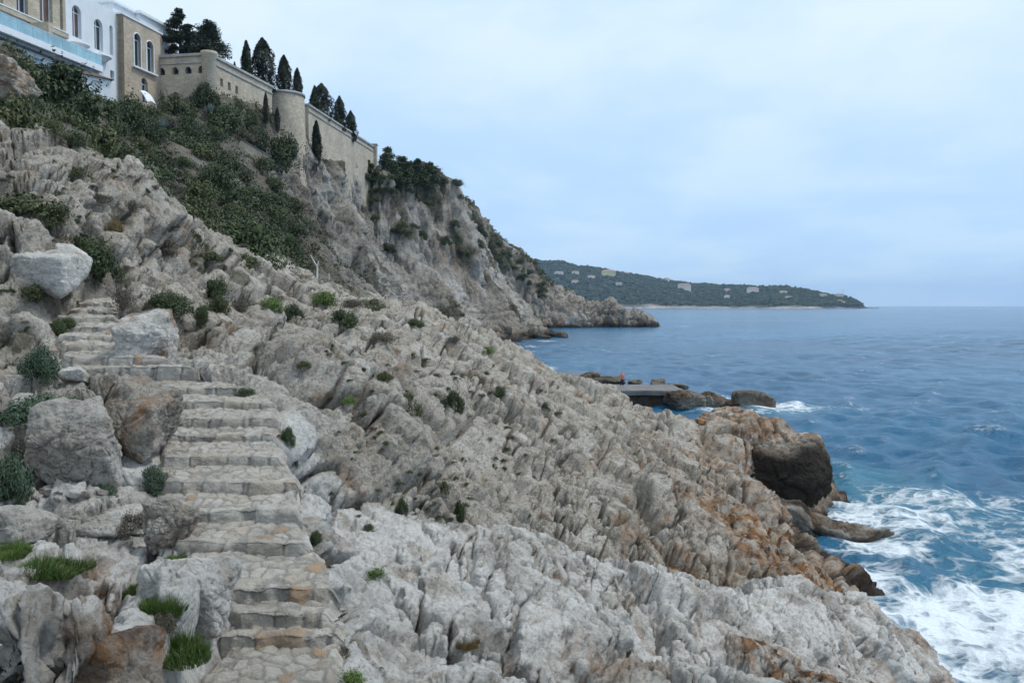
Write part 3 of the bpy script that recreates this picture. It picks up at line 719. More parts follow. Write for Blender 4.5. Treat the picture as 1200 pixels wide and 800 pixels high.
# ------------------------------------------------------------------ rocks
def cube_sphere(n):
    t = np.tan(np.linspace(-math.pi / 4, math.pi / 4, n)); a, b = np.meshgrid(t, t, indexing='ij'); o = np.ones_like(a)
    V = []; Fc = []
    for k, (x, y, z) in enumerate([(o, a, b), (-o, b, a), (b, o, a), (a, -o, b), (a, b, o), (b, a, -o)]):
        p = np.stack([x, y, z], -1).reshape(-1, 3); p /= np.linalg.norm(p, axis=1, keepdims=True)
        V.append(p); Fc.append(grid_faces(n, n)[:, ::-1] + k * n * n)
    V = np.concatenate(V); Fc = np.concatenate(Fc)
    key = np.round(V * 1e5).astype(np.int64); _, idx, inv = np.unique(key, axis=0, return_index=True, return_inverse=True)
    V = V[idx]; Fc = inv.ravel()[Fc]
    c = V[Fc].mean(1); nrm = np.cross(V[Fc[:, 1]] - V[Fc[:, 0]], V[Fc[:, 2]] - V[Fc[:, 0]])
    fl = (c * nrm).sum(1) < 0; Fc[fl] = Fc[fl][:, ::-1]
    return V, Fc
_CS = {}
def make_rock(name, c, dims, rz=0, seed=0, n=60, planes=9, sharp=20, rough=.5, tilt=(0, 0), white=.4, rust=.1, dark=0., mat='rock', box=None, darkfn=None, lo=.58):
    if n not in _CS: _CS[n] = cube_sphere(n)
    V, Fc = _CS[n]
    rg = np.random.default_rng(seed)
    K = rg.normal(size=(planes, 3)); K /= np.linalg.norm(K, axis=1, keepdims=True); H = rg.uniform(lo, 1.0, planes)
    K = np.concatenate([K, np.eye(3), -np.eye(3)]); H = np.concatenate([H, [.95] * 6])
    if box: K = np.concatenate([np.eye(3), -np.eye(3), K[:planes]]); H = np.concatenate([[.9] * 6, H[:planes] + box])
    dd = np.clip(V @ (K / H[:, None]).T, 0, None); r = 1 / ((dd ** sharp).sum(1) ** (1 / sharp))
    P = V * r[:, None] * np.array(dims) / 2
    rot = np.array(Matrix.Rotation(rz, 3, 'Z') @ Matrix.Rotation(tilt[0], 3, 'X') @ Matrix.Rotation(tilt[1], 3, 'Y'))
    P = P @ rot.T; Nr = (V / np.array(dims)) @ rot.T; Nr /= np.linalg.norm(Nr, axis=1, keepdims=True)
    s = float(np.mean(dims)); Pw = P + np.array(c) + seed * 3.3
    Qn = Pw / s
    d = s * rough * .32 * rockdisp(Qn, [.4, .16, .07], [.5, .5, .5], seed=seed + 40, warp=.45, crackw=.08) + s * (.05 + .25 * rough) * (billow(Qn * 2.0, seed + 5, 3, .5) - .3) + s * .035 * (billow(Qn * 9, seed + 6, 3, .6) - .3)
    P = P + Nr * d[:, None]
    Pw = P + np.array(c); n0 = fbm(Pw / s * 2, 33, 4)
    dk = np.clip(dark + .4 * n0 * (dark > 0), 0, 1) + 0 * n0
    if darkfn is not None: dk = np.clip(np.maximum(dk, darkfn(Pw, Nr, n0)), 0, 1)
    me = np_mesh(name, P, Fc, M[mat], True, dict(white=np.clip(white + .3 * n0, 0, 1), rust=np.clip(rust + .9 * n0 * (rust > 0) , 0, 1) * (rust > 0), dark=dk, veg=0 * n0))
    return link_mesh(name, me, None, tuple(c))
def px_rock(label, u, v, w, h, Yd, depth=None, cat='boulder', group=None, name='boulder', mat_auto=True, **k):
    """a rock whose middle is at pixel (u, v) on depth Yd, w x h pixels large"""
    if mat_auto:
        hh_ = hit(u, v + h * .42, [near_o])
        if hh_: Yd = hh_[0].y + (depth or w * Yd / 1000) * .30
    c = at(u, v, Yd); W = w * Yd / 1000; H = h * Yd / 1000
    o = make_rock(name, c, (W * 1.08, (depth or W) * 1.0, H * 1.15), **k)
    return tag(o, label, cat, group)
px_rock('large smooth grey angular boulder beside the dark cleft left of the stairs', 84, 518, 118, 108, 11.9, depth=1.2, seed=8, n=120, rough=.4, white=.45, rust=.0, planes=10, tilt=(.1, -.2))
px_rock('brown overhanging boulder tight against the left edge of the stairs', 158, 500, 80, 88, 12.6, depth=1.5, seed=5, n=110, rough=.5, white=.2, rust=.3, planes=12, tilt=(.3, .2))
px_rock('pale flat topped boulder on the slope above the stairs', 54, 314, 92, 44, 18.4, depth=2.2, seed=23, n=90, rough=.14, white=.9, rust=0, planes=12, tilt=(.2, .1), lo=.75)
px_rock('long flat grey rock slab lying left of the middle steps', 108, 600, 150, 44, 10.3, depth=1.0, seed=14, n=110, rough=.2, white=.6, rust=0, planes=10, tilt=(.1, .05))
px_rock('low grey slab at the left edge of the photo', 20, 616, 100, 52, 9.9, depth=1.0, seed=15, n=90, rough=.22, white=.55, rust=0)
px_rock('chalky craggy rock between the grass tufts and the lowest steps', 240, 700, 66, 92, 8.2, depth=.75, seed=16, n=110, rough=.5, white=.95, rust=0, tilt=(0, .3))
px_rock('tan pitted rock at the left end of the broad middle step', 202, 618, 62, 56, 9.75, depth=.6, seed=17, n=100, rough=.9, white=.3, rust=.25)
px_rock('rounded ochre stained rock in the bottom left foreground', 122, 802, 118, 120, 5.7, depth=.7, seed=18, n=110, rough=.3, white=.25, rust=.5)
px_rock('tall pale wedge of rock right of the upper steps', 172, 398, 46, 70, 18.9, depth=1.2, seed=19, n=110, rough=.4, white=.75, rust=.05, tilt=(0, -.25))
px_rock('small white block below the upper steps', 88, 440, 36, 20, 14.4, depth=.5, seed=22, n=60, rough=.3, white=1, rust=0)
px_rock('bare grey outcrop above the scrub at the left edge of the photo', 2, 98, 56, 40, 50, depth=5, seed=27, n=90, rough=.6, white=.05, rust=.1, mat_auto=False)
# small loose stones at the foot of the big boulder
for k in range(14):
    u = 15 + 125 * random.random(); v = 577 + 10 * random.random(); h_ = hit(u, v, [near_o])
    if not h_: continue
    s_ = .07 + .09 * random.random()
    o = make_rock('loose_stone', h_[0] + Vector((0, 0, s_ * .2)), (s_ * 1.4, s_, s_ * .8), seed=500 + k, n=12, rough=.2, white=.7, rust=.2 if k % 4 == 0 else 0)
    tag(o, 'small loose stone in the rubble below the large grey boulder', 'stone', 'loose stones below the boulder')

# cliff block with overhang shade painted on its front, and the wave cut ledge
def shade_wet(P, N_, n0): return sstep(.97, .7, N_[:, 2] + .1 * n0) * sstep(4.5, 2.7, P[:, 2] + 1.3 * n0) * sstep(.2, -.2, N_[:, 1])  # shade below the lip, along with wet rock, coloured into the front face
o = make_rock('overhanging_cliff', (14.2, 50.0, 1.75), (5.7, 12.2, 4.75), rz=.03, seed=61, n=200, box=.28, sharp=16, rough=.75, white=.0, rust=.7, darkfn=shade_wet, tilt=(0, .10), lo=.8); tag(o, kind='structure')
o = make_rock('wave_cut_ledge', (15.7, 41.0, .0), (5.4, 3.0, 1.0), rz=-.35, seed=62, n=110, rough=.7, white=.0, rust=.6, dark=.55, tilt=(0, .12)); tag(o, kind='structure')
o = make_rock('cliff_foot', (13.6, 41.8, .6), (2.6, 3.6, 1.6), rz=.1, seed=63, n=80, rough=.3, white=.1, rust=.2, dark=.6); tag(o, kind='structure')

for k, (lab, u, v, w, h, Yd, dk) in enumerate([
    ('dark rock at the end of the pale concrete ramp', 691, 441, 24, 12, 107, .4), ('low dark reef behind the person on the platform', 712, 446, 40, 7, 105, .6), ('low dark rock right behind the person', 744, 448, 18, 6, 103, .6),
    ('mossy rock on the back edge of the concrete platform', 771, 449, 17, 9, 102, .35), ('flat dark reef at the seaward end of the platform', 790, 453, 30, 6, 101.5, .6),
    ('greenish brown rock against the platform front in the surf', 801, 469, 46, 26, 92, .45), ('middle brown rock of the row in the surf', 832, 471, 40, 20, 93.5, .45), ('small wet rock low in the surf gap', 852, 475, 26, 12, 93, .6),
    ('outermost brown black rock with white surf behind', 880, 471, 46, 24, 94, .5)]):
    px_rock(lab, u, v, w, h, Yd, depth=w * Yd / 1000 * .8, cat='sea rock', name='sea_rock', seed=70 + k, n=60, lo=.68, sharp=9, rough=.45, white=.0, rust=.45, dark=dk, mat='rock_mid', mat_auto=False, group='rocks around the concrete platform')
for k, (lab, u, v, w, h, Yd) in enumerate([
    ('dark shore rock at the foot of the sea cliff', 600, 399, 44, 16, 275), ('long dark reef in front of the cliff foot', 628, 396, 34, 10, 283), ('outer dark reef rock with foam beside it', 652, 393, 26, 8, 292), ('small dark reef rock left of the outer one', 640, 391, 16, 7, 297),
    ('broken dark rock under the cliff foot', 584, 393, 30, 18, 262), ('low dark rock awash below the cliff', 617, 402, 22, 6, 268)]):
    px_rock(lab, u, v, w, h, Yd, depth=w * Yd / 1000 * .6, cat='sea rock', name='sea_rock', seed=90 + k, n=50, lo=.68, sharp=9, rough=.5, white=.0, rust=.25, dark=.75, mat='rock_far', mat_auto=False, group='dark reef below the cliff')

# ------------------------------------------------------------------ helpers for built things
def boxmesh(name, lo, hi, mat, parent=None, bevel=0.0, jitter=0.0, loc=(0, 0, 0)):
    bm = bmesh.new(); bmesh.ops.create_cube(bm, size=1)
    for v_ in bm.verts:
        v_.co = Vector([lo[i] + (hi[i] - lo[i]) * (v_.co[i] + .5) for i in range(3)])
    if bevel: bmesh.ops.bevel(bm, geom=bm.edges[:], offset=bevel, segments=2, affect='EDGES')
    me = bpy.data.meshes.new(name); bm.to_mesh(me); bm.free()
    return link_mesh(name, me, parent, loc, mat)
def prism(name, pts, z0, z1, mat, parent=None):
    bm = bmesh.new(); lo = [bm.verts.new((x, y, z0)) for x, y in pts]; hi = [bm.verts.new((x, y, z1)) for x, y in pts]; n = len(pts)
    for i in range(n): bm.faces.new((lo[i], lo[(i + 1) % n], hi[(i + 1) % n], hi[i]))
    bm.faces.new(hi); bm.faces.new(lo[::-1]); bmesh.ops.recalc_face_normals(bm, faces=bm.faces[:])
    me = bpy.data.meshes.new(name); bm.to_mesh(me); bm.free(); return link_mesh(name, me, parent, (0, 0, 0), mat)
def lathe(name, prof, mat, parent=None, n=24, a0=0, a1=2 * math.pi, loc=(0, 0, 0)):
    full = abs(a1 - a0 - 2 * math.pi) < 1e-6; an = np.linspace(a0, a1, n + 1)
    P = np.array([[(r * math.cos(t), r * math.sin(t), z) for t in an] for r, z in prof])
    me = grid_mesh(name, P, mat); return link_mesh(name, me, parent, loc)
def tubes(name, segs, mat, parent=None, n=8, loc=(0, 0, 0)):
    V = []; Fc = []; o = 0
    for pts, rads in segs:
        pts = [np.array(p, float) for p in pts]
        for i, (p, r) in enumerate(zip(pts, rads)):
            d = pts[min(i + 1, len(pts) - 1)] - pts[max(i - 1, 0)]; d /= np.linalg.norm(d) + 1e-9
            a = np.cross(d, [0, 0, 1.0] if abs(d[2]) < .9 else [1.0, 0, 0]); a /= np.linalg.norm(a); b = np.cross(d, a)
            for k in range(n): t_ = 2 * math.pi * k / n; V.append(p + r * (a * math.cos(t_) + b * math.sin(t_)))
        for i in range(len(pts) - 1):
            for k in range(n): q = o + i * n; Fc.append((q + k, q + (k + 1) % n, q + n + (k + 1) % n, q + n + k))
        o += len(pts) * n
    return link_mesh(name, np_mesh(name, np.array(V), np.array(Fc), mat), parent, loc)

# concrete bathing platform and ramp
pf = empty('concrete_platform', (15, 96, 1.5)); tag(pf, 'grey concrete bathing platform at the water with a brown stained front', 'platform')
def slab(name, x0, x1, y0, y1, zb, zt, mat, loc, seed):
    P = []; nu = 60
    pr = [(0, zb), (0, zt - .14), (.03, zt - .02), (.12, zt), (y1 - y0 - .1, zt), (y1 - y0, zt - .1), (y1 - y0, zb)]
    yy = np.interp(np.linspace(0, 6, 60), range(7), [p[0] for p in pr]); zz2 = np.interp(np.linspace(0, 6, 60), range(7), [p[1] for p in pr])
    xx = np.linspace(x0, x1, nu)[None] + 0 * yy[:, None]
    P = np.stack([xx, y0 + yy[:, None] + 0 * xx, zz2[:, None] + 0 * xx], -1); P += .10 * np.stack([fbm(P * .9, seed), fbm(P * .9, seed + 3), .5 * fbm(P * .9, seed + 5)], -1)
    P -= np.array(loc); return P
l0 = np.array(pf.location)
link_mesh('deck', grid_mesh('deck', slab('deck', 9.5, 18.9, 93.2, 100.4, 1.15, 1.68, None, l0, 1), M['concrete']), pf)
fr_ = slab('front', 9.6, 18.6, 93.55, 100.0, -1.2, 1.18, None, l0, 11)
link_mesh('stained_front', grid_mesh('stained_front', fr_, M['rock_mid'], dict(dark=np.full(fr_.shape[:2], .8), rust=np.full(fr_.shape[:2], .9), white=np.zeros(fr_.shape[:2]), veg=np.zeros(fr_.shape[:2]))), pf)
rp = empty('concrete_ramp', (6.5, 106, 1.5)); tag(rp, 'pale concrete apron behind the ridge left of the person', 'ramp')
link_mesh('slab', grid_mesh('slab', slab('slab', 3.2, 9.4, 100.5, 114, .2, 1.98, None, np.array(rp.location), 21), M['concrete']), rp)

# ------------------------------------------------------------------ person on the platform
def skinned(name, verts, edges, mat, parent, root=0, sub=2):
    me = bpy.data.meshes.new(name); me.from_pydata([v_[:3] for v_ in verts], edges, []); o = link_mesh(name, me, parent, (0, 0, 0), mat)
    m1 = o.modifiers.new('skin', 'SKIN'); m1.use_smooth_shade = True
    for i, v_ in enumerate(verts):
        r = v_[3]; me.skin_vertices[0].data[i].radius = r if isinstance(r, tuple) else (r, r); me.skin_vertices[0].data[i].use_root = (i == root)
    m2 = o.modifiers.new('sub', 'SUBSURF'); m2.levels = sub; m2.render_levels = sub
    return o
pz = ground_z(12.5, 96.2, [o for o in bpy.data.objects if o.name.startswith('deck')]) if False else 1.68
pp = at(729, 450, 97.0)
pers = empty('person', (pp[0], 97.0, 1.70), R(25)); tag(pers, 'person in a pinkish red top and dark trousers standing on the platform edge', 'person')
body = [(0, 0, .95, (.15, .10)), (0, 0, 1.15, (.135, .09)), (0, 0, 1.38, (.17, .10)), (0, .01, 1.50, .055), (0, -.01, 1.62, .09), (0, -.01, 1.72, .075),
        (.19, 0, 1.42, .055), (.27, .02, 1.15, .045), (.25, -.10, .92, .035), (.24, -.15, .85, .038), (-.19, 0, 1.42, .055), (-.28, .02, 1.15, .045), (-.26, -.10, .92, .035), (-.25, -.15, .85, .038),
        (.10, 0, .85, .085), (.12, -.02, .48, .06), (.13, .03, .08, .045), (.14, -.12, .04, .04), (-.10, 0, .85, .085), (-.13, .0, .48, .06), (-.15, .04, .08, .045), (-.17, -.11, .04, .04)]
ed = [(0, 1), (1, 2), (2, 3), (3, 4), (4, 5), (2, 6), (6, 7), (7, 8), (8, 9), (2, 10), (10, 11), (11, 12), (12, 13), (0, 14), (14, 15), (15, 16), (16, 17), (0, 18), (18, 19), (19, 20), (20, 21)]
M['skin'] = plain('skin', (.45, .27, .19), var=.05); M['top'] = plain('pinkish_red_cloth', (.60, .22, .20), var=.1); M['trousers'] = plain('dark_cloth', (.03, .035, .05)); M['hair'] = plain('dark_hair', (.03, .02, .015))
skinned('body', body, ed, M['skin'], pers)
tp = [(0, 0, .96, (.175, .125)), (0, 0, 1.16, (.16, .115)), (0, 0, 1.38, (.195, .125)), (0, .0, 1.47, .09), (.20, 0, 1.41, .075), (.275, .02, 1.15, .062), (.262, -.06, 1.0, .052), (-.20, 0, 1.41, .075), (-.285, .02, 1.15, .062), (-.272, -.06, 1.0, .052)]
skinned('top', tp, [(0, 1), (1, 2), (2, 3), (2, 4), (4, 5), (5, 6), (2, 7), (7, 8), (8, 9)], M['top'], pers)
tr_ = [(0, 0, .96, (.165, .115)), (.10, 0, .84, .105), (.12, -.02, .48, .078), (.13, .03, .12, .062), (-.10, 0, .84, .105), (-.13, 0, .48, .078), (-.15, .04, .12, .062)]
skinned('trousers', tr_, [(0, 1), (1, 2), (2, 3), (0, 4), (4, 5), (5, 6)], M['trousers'], pers)
skinned('hair', [(0, .02, 1.66, .09), (0, .015, 1.74, .08)], [(0, 1)], M['hair'], pers)

# ------------------------------------------------------------------ posts along the path
def post(label, u, vb, vt, rad, Yd, arm=False, objs=None):
    h_ = hit(u, vb, [near_o]); b0 = at(u, vb, Yd); k = ground_z(b0[0], b0[1], [near_o]); zt = at(u, vt, Yd)[2]
    zb = min(k, zt - 1.0) if k > -100 else b0[2]
    e = empty('path_post', (b0[0], b0[1], zb)); tag(e, label, 'post')
    H = zt - zb
    tubes('pole', [([(0, 0, -.4), (0, 0, H * .5), (.01, 0, H)], [rad, rad * .95, rad * .9])], M['post_white'], e)
    if arm: tubes('bracket', [([(0, 0, H), (-.18, .05, H + .25), (-.45, .1, H + .75)], [rad * .8, rad * .6, rad * .4]), ([(0, 0, H), (.1, 0, H + .35)], [rad * .7, rad * .4])], M['post_white'], e)
    else: boxmesh('cap', (-rad * 1.4, -rad * 1.4, H), (rad * 1.4, rad * 1.4, H + .05), M['post_white'], e)
post('tall white path post with a bent bracket on top', 372, 346, 312, .065, 56, True)
post('short pale post left of the tall white one', 347, 340, 325, .08, 54)
post('thin distant stake right of the tall white post', 385.5, 333, 321, .04, 66)
print('p3', round(time.time() - T0, 1))

M['coping'] = plain('pale_coping', (.38, .36, .33), var=.25, scale=.6)

# ------------------------------------------------------------------ the hotel and its terrace wall
def rect(s0, s1, z0, z1): return [(s0, z0), (s1, z0), (s1, z1), (s0, z1)]
def arch(s0, s1, z0, z1, n=10):
    r = (s1 - s0) / 2; c = (s0 + s1) / 2; zc = z1 - r
    return [(s0, z0), (s1, z0)] + [(c + r * math.cos(t), zc + r * math.sin(t)) for t in np.linspace(0, math.pi, n)]
def wall_holes(name, outline, holes, thick, mat, parent, y=0.0):
    """vertical wall in local x,z at y (outside is -y) with real openings"""
    loops = [[Vector((a, b, 0)) for a, b in outline]] + [[Vector((a, b, 0)) for a, b in h] for h in holes]
    flat = [p for l in loops for p in l]; tri = tessellate_polygon(loops)
    bm = bmesh.new(); f_ = [bm.verts.new((p.x, y, p.y)) for p in flat]; b_ = [bm.verts.new((p.x, y + thick, p.y)) for p in flat]
    for t in tri:
        try: bm.faces.new([f_[i] for i in t])
        except ValueError: pass
        try: bm.faces.new([b_[i] for i in reversed(t)])
        except ValueError: pass
    o = 0
    for l in loops:
        n = len(l)
        for i in range(n):
            j = (i + 1) % n
            bm.faces.new((f_[o + i], f_[o + j], b_[o + j], b_[o + i]))
        o += n
    bmesh.ops.recalc_face_normals(bm, faces=bm.faces[:])
    me = bpy.data.meshes.new(name); bm.to_mesh(me); bm.free(); return link_mesh(name, me, parent, (0, 0, 0), mat)
def window(h, y, parent, mat, sill=True, rail=None):
    """pane, mullions and sill set inside an opening h"""
    xs_ = [p[0] for p in h]; zs_ = [p[1] for p in h]; x0, x1, z0, z1 = min(xs_), max(xs_), min(zs_), max(zs_)
    bm = bmesh.new(); vs_ = [bm.verts.new((a, y, b)) for a, b in h]; f = bm.faces.new(vs_); bmesh.ops.triangulate(bm, faces=[f])
    me = bpy.data.meshes.new('window'); bm.to_mesh(me); bm.free(); o = link_mesh('window', me, parent, (0, 0, 0), mat)
    bm = bmesh.new()
    def bx(a, b):
        r = bmesh.ops.create_cube(bm, size=1)
        for v_ in r['verts']: v_.co = Vector([a[i] + (b[i] - a[i]) * (v_.co[i] + .5) for i in range(3)])
    m_ = (x0 + x1) / 2; w_ = .05
    zz_ = z1 - (x1 - x0) / 2 if len(h) > 4 else z1 - .9
    bx((m_ - w_, y - .08, z0), (m_ + w_, y - .01, z1 - .05)); bx((x0, y - .09, zz_ - w_), (x1, y - .012, zz_ + w_)); bx((x0, y - .085, z0), (x0 + .09, y - .014, zz_)); bx((x1 - .09, y - .085, z0), (x1, y - .014, zz_))
    me = bpy.data.meshes.new('frame'); bm.to_mesh(me); bm.free(); link_mesh('frame', me, o, (0, 0, 0), M['white_trim'])
    return o
OX, OY = -60.0, 94.0
hotel = empty('hotel_building', (OX, OY, CAM_Z), math.atan2(.98, .196)); tag(hotel, 'large white and stone clad hotel with arched windows and a long glass railed terrace', 'hotel')
# stone clad wing
tall = [rect(5.0, 6.3, 34.6, 38.9), rect(8.3, 10.1, 34.6, 38.9), rect(12.0, 14.2, 34.6, 38.9), rect(15.5, 16.0, 34.6, 38.9), rect(1.0, 3.0, 34.6, 38.9)]
wall_holes('stone_wing', rect(-20, 16.5, 24, 43), tall, .7, M['stone_wall'], hotel)
for i, h in enumerate(tall): window(h, .55, hotel, M['glass'] if i in (0, 1) else M['glass_brown'])
boxmesh('wing_body', (-20, .72, 24), (16.5, 14, 42.9), M['stone_wall'], hotel)
boxmesh('parapet', (-20, -.45, 33.75), (16.45, -.005, 34.35), M['stone_wall'], hotel, .03)
boxmesh('parapet_coping', (-20, -.52, 34.352), (16.5, -.004, 34.47), M['white_trim'], hotel)
# white wing
aw = [arch(17.7, 19.4, 34.6, 38.7), arch(21.9, 23.6, 34.2, 38.3), arch(25.0, 25.7, 34.3, 38.3), rect(25.0, 25.8, 30.9, 32.2)]
wall_holes('white_wing', rect(16.5, 26.5, 24, 40.45), aw, .6, M['white_wall'], hotel, y=.003)
for i, h in enumerate(aw): window(h, .5, hotel, M['glass'] if i != 0 else M['glass_brown'])
boxmesh('wing_body', (16.5, .62, 24), (26.5, 13, 40.4), M['white_wall'], hotel)
for s0, z0 in ((18.55, 33.55), (22.9, 33.25)):
    b_ = lathe('balcony', [(0, z0 - .9), (.5, z0 - .75), (1.0, z0 - .35), (1.25, z0 - .05), (1.45, z0), (1.45, z0 + .22), (1.32, z0 + .24), (0, z0 + .24)], M['white_wall'], hotel, 20, math.pi, 2 * math.pi, (s0, 0, 0))
# stone block with the tall arches
ta = [arch(29.0, 30.7, 33.9, 38.6), arch(31.9, 33.7, 33.9, 38.4), arch(30.6, 32.2, 29.2, 32.7)]
wall_holes('stone_block', rect(26.5, 35.8, 22, 40.2), ta, .6, M['stone_tan'], hotel, y=-.8)
for h in ta: window(h, -.3, hotel, M['glass'])
for h in ta[:2]:
    pts = [(p[0], p[1]) for p in h[2:]]
    tubes('arch_trim', [([(a, -.86, b) for a, b in pts], [.09] * len(pts)), ([(h[0][0], -.86, h[0][1]), (h[0][0], -.86, h[-1][1])], [.09, .09]), ([(h[1][0], -.86, h[1][1]), (h[1][0], -.86, h[2][1])], [.09, .09])], M['white_trim'], hotel, 6)
boxmesh('window_ledge', (28.6, -1.25, 33.55), (34.2, -.805, 33.8), M['white_trim'], hotel, .03)
boxmesh('block_body', (26.52, -.19, 22), (35.78, 9, 40.1), M['stone_tan'], hotel)
boxmesh('block_side', (26.5, -.8, 22), (26.9, -.19, 40.2), M['stone_tan'], hotel); boxmesh('block_side', (35.4, -.8, 22), (35.8, -.19, 40.2), M['stone_tan'], hotel)
boxmesh('block_coping', (26.4, -.95, 40.202), (35.9, 9, 40.4), M['white_trim'], hotel)
# higher rear wings with cornices
rb = [rect(32.2, 32.9, 41.3, 42.3)]; rc = [rect(37.5, 38.2, 40.6, 42.2), rect(39.6, 40.3, 40.6, 42.2), rect(41.7, 42.4, 40.6, 42.2)]
wall_holes('rear_wing', rect(31, 36.1, 34, 43.6), rb, .4, M['white_wall'], hotel, y=3.8)
boxmesh('rear_wing_body', (31.003, 4.2, 34), (36.1, 16, 43.58), M['white_wall'], hotel)
boxmesh('cornice', (30.6, 3.4, 43.602), (36.4, 16, 44.0), M['white_trim'], hotel, .04)
wall_holes('rear_wing', rect(36.1, 44, 34, 43.6), rc, .4, M['white_wall'], hotel, y=3.0)
boxmesh('rear_wing_body', (36.1, 3.4, 34), (43.99, 16, 43.55), M['white_wall'], hotel)
boxmesh('cornice', (35.7, 2.6, 43.604), (44.4, 3.39, 44.05), M['white_trim'], hotel, .04); boxmesh('cornice', (36.42, 3.392, 43.603), (44.4, 16, 44.03), M['white_trim'], hotel)
for h in rb: window(h, 4.1, hotel, M['glass'])
for h in rc: window(h, 3.3, hotel, M['glass'])
# terrace
boxmesh('terrace_slab', (-20, -3.7, 29.95), (18.6, -.01, 30.75), M['white_trim'], hotel, .04)
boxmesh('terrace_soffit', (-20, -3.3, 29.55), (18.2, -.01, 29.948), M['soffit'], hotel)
for k in range(16): boxmesh('glass_panel', (-19.6 + k * 2.38, -3.62, 30.76), (-19.6 + k * 2.38 + 2.3, -3.58, 32.0), M['blue_glass'], hotel)
tubes('handrail', [([(-20, -3.6, 32.06), (18.5, -3.6, 32.06)], [.04, .04])], M['white_trim'], hotel)
boxmesh('terrace_pier', (9.9, -2.9, 30.76), (10.6, -.02, 33.7), M['stone_tan'], hotel)
boxmesh('podium_face', (-20, -.12, 30.76), (16.4, -.003, 33.74), M['blue_glass'], hotel)
tubes('white_pole', [([(18.3, -3.5, 30.7), (18.3, -3.5, 33.6)], [.06, .05])], M['white_trim'], hotel)
wall_holes('lower_wall', rect(-20, 18.4, 22, 29.5), [rect(1 + 3 * k, 3.2 + 3 * k, 26.5, 29.0) for k in range(6)], .4, M['white_wall'], hotel, y=-2.6)
for k in range(6): window(rect(1 + 3 * k, 3.2 + 3 * k, 26.5, 29.0), -2.35, hotel, M['blue_glass'])
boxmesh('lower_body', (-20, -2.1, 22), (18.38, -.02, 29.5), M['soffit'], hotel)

# garden lodge and awnings under the terrace
def lodge(label, u, v, Yd, w, d, h, rz, name='garden_lodge'):
    p = at(u, v, Yd); e = empty(name, p, rz); tag(e, label, 'lodge')
    wall_holes('wall', rect(-w / 2, w / 2, -3, h), [rect(-.4, .5, .2, h - .4)], .2, M['white_wall'], e, y=-d / 2)
    boxmesh('wall', (-w / 2, -d / 2 + .2, -3), (w / 2, d / 2, h - .01), M['white_wall'], e)
    bm = bmesh.new(); a = w / 2 + .35; b = d / 2 + .35
    vs_ = [bm.verts.new(q) for q in ((-a, -b, h), (a, -b, h), (a, b, h), (-a, b, h), (-a * .3, 0, h + .8), (a * .3, 0, h + .8))]
    for q in ((0, 1, 5, 4), (1, 2, 5), (2, 3, 4, 5), (3, 0, 4), (3, 2, 1, 0)): bm.faces.new([vs_[i] for i in q])
    me = bpy.data.meshes.new('roof'); bm.to_mesh(me); bm.free(); link_mesh('roof', me, e, (0, 0, 0), M['rust_roof'])
lodge('small white lodge with a brown roof in the shrubs under the terrace end', 106, 113, 98, 3.2, 3, 1.9, R(50))
def awning(label, u, v, Yd, w, d, rz):
    p = at(u, v, Yd); e = empty('awning', p, rz); tag(e, label, 'awning')
    n = 14; t = np.linspace(0, 1, n); s_ = np.linspace(-w / 2, w / 2, n)
    TT, SS = np.meshgrid(t, s_, indexing='ij')
    P = np.stack([SS, -d / 2 + d * TT, 1.6 * np.sin(TT * math.pi * .5) + .12 * np.cos(SS * 3)], -1)
    me = grid_mesh('canopy', P, M['white_trim']); o = link_mesh('canopy', me, e)
    sm = o.modifiers.new('thick', 'SOLIDIFY'); sm.thickness = .08
    tubes('frame', [([(sx * w / 2, -d / 2, -3), (sx * w / 2, -d / 2, -.2)], [.06, .06]) for sx in (-1, 1)], M['white_trim'], e)
awning('bright white sloping awning below the stone block of the hotel', 166, 135, 112, 2.9, 3.0, R(70))
awning('white canopy with a dark opening right above the sloping awning', 173, 121, 116, 1.6, 1.4, R(70))

# retaining wall
WZ = CAM_Z + 36.6
rw = empty('retaining_wall', (-44.5, 127, CAM_Z + 28)); tag(rw, 'long high stone retaining wall with arched openings and a pale coping along the cliff top', 'retaining wall')
def wall_seg(p0, p1, zb, zt, holes=(), thick=.9):
    d = Vector((p1[0] - p0[0], p1[1] - p0[1])); Lg = d.length; ang = math.atan2(d.y, d.x)
    W = wall_holes('wall_section', rect(0, Lg, zb, zt), holes, thick, M['stone_wall'], rw)
    W.location = (p0[0] - rw.location.x, p0[1] - rw.location.y, -rw.location.z); W.rotation_euler = (0, 0, ang)
    c = boxmesh('coping', (-.2, -.25, zt + .002), (Lg + .2, thick + .1, zt + .42), M['coping'], rw, .04); c.location = W.location; c.rotation_euler = W.rotation_euler
    c = boxmesh('string_course', (-.05, -.14, zt - 1.0), (Lg, -.004, zt - .8), M['coping'], rw); c.location = W.location; c.rotation_euler = W.rotation_euler
    for h in holes:
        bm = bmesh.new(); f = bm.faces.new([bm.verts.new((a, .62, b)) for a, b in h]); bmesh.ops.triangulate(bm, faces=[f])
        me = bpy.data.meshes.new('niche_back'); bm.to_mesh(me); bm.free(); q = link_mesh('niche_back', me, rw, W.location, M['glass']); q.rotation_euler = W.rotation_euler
        if len(h) > 4:
            q = tubes('niche_trim', [([(a, -.03, b) for a, b in h[2:]], [.10] * (len(h) - 2))], M['coping'], rw, 6); q.location = W.location; q.rotation_euler = W.rotation_euler
A_, B_, C_, D_, E_ = (-53.2, 128.6), (-44.5, 127.0), (-40.6, 146.0), (-37.3, 158.0), (-32.0, 200.0)
z3 = CAM_Z
nich = [arch(q - .5, q + .5, z3 + 34.1, z3 + 35.2) for q in (1.2, 3.4, 5.5, 7.6)]
wall_seg(A_, B_, z3 + 22, WZ, nich)
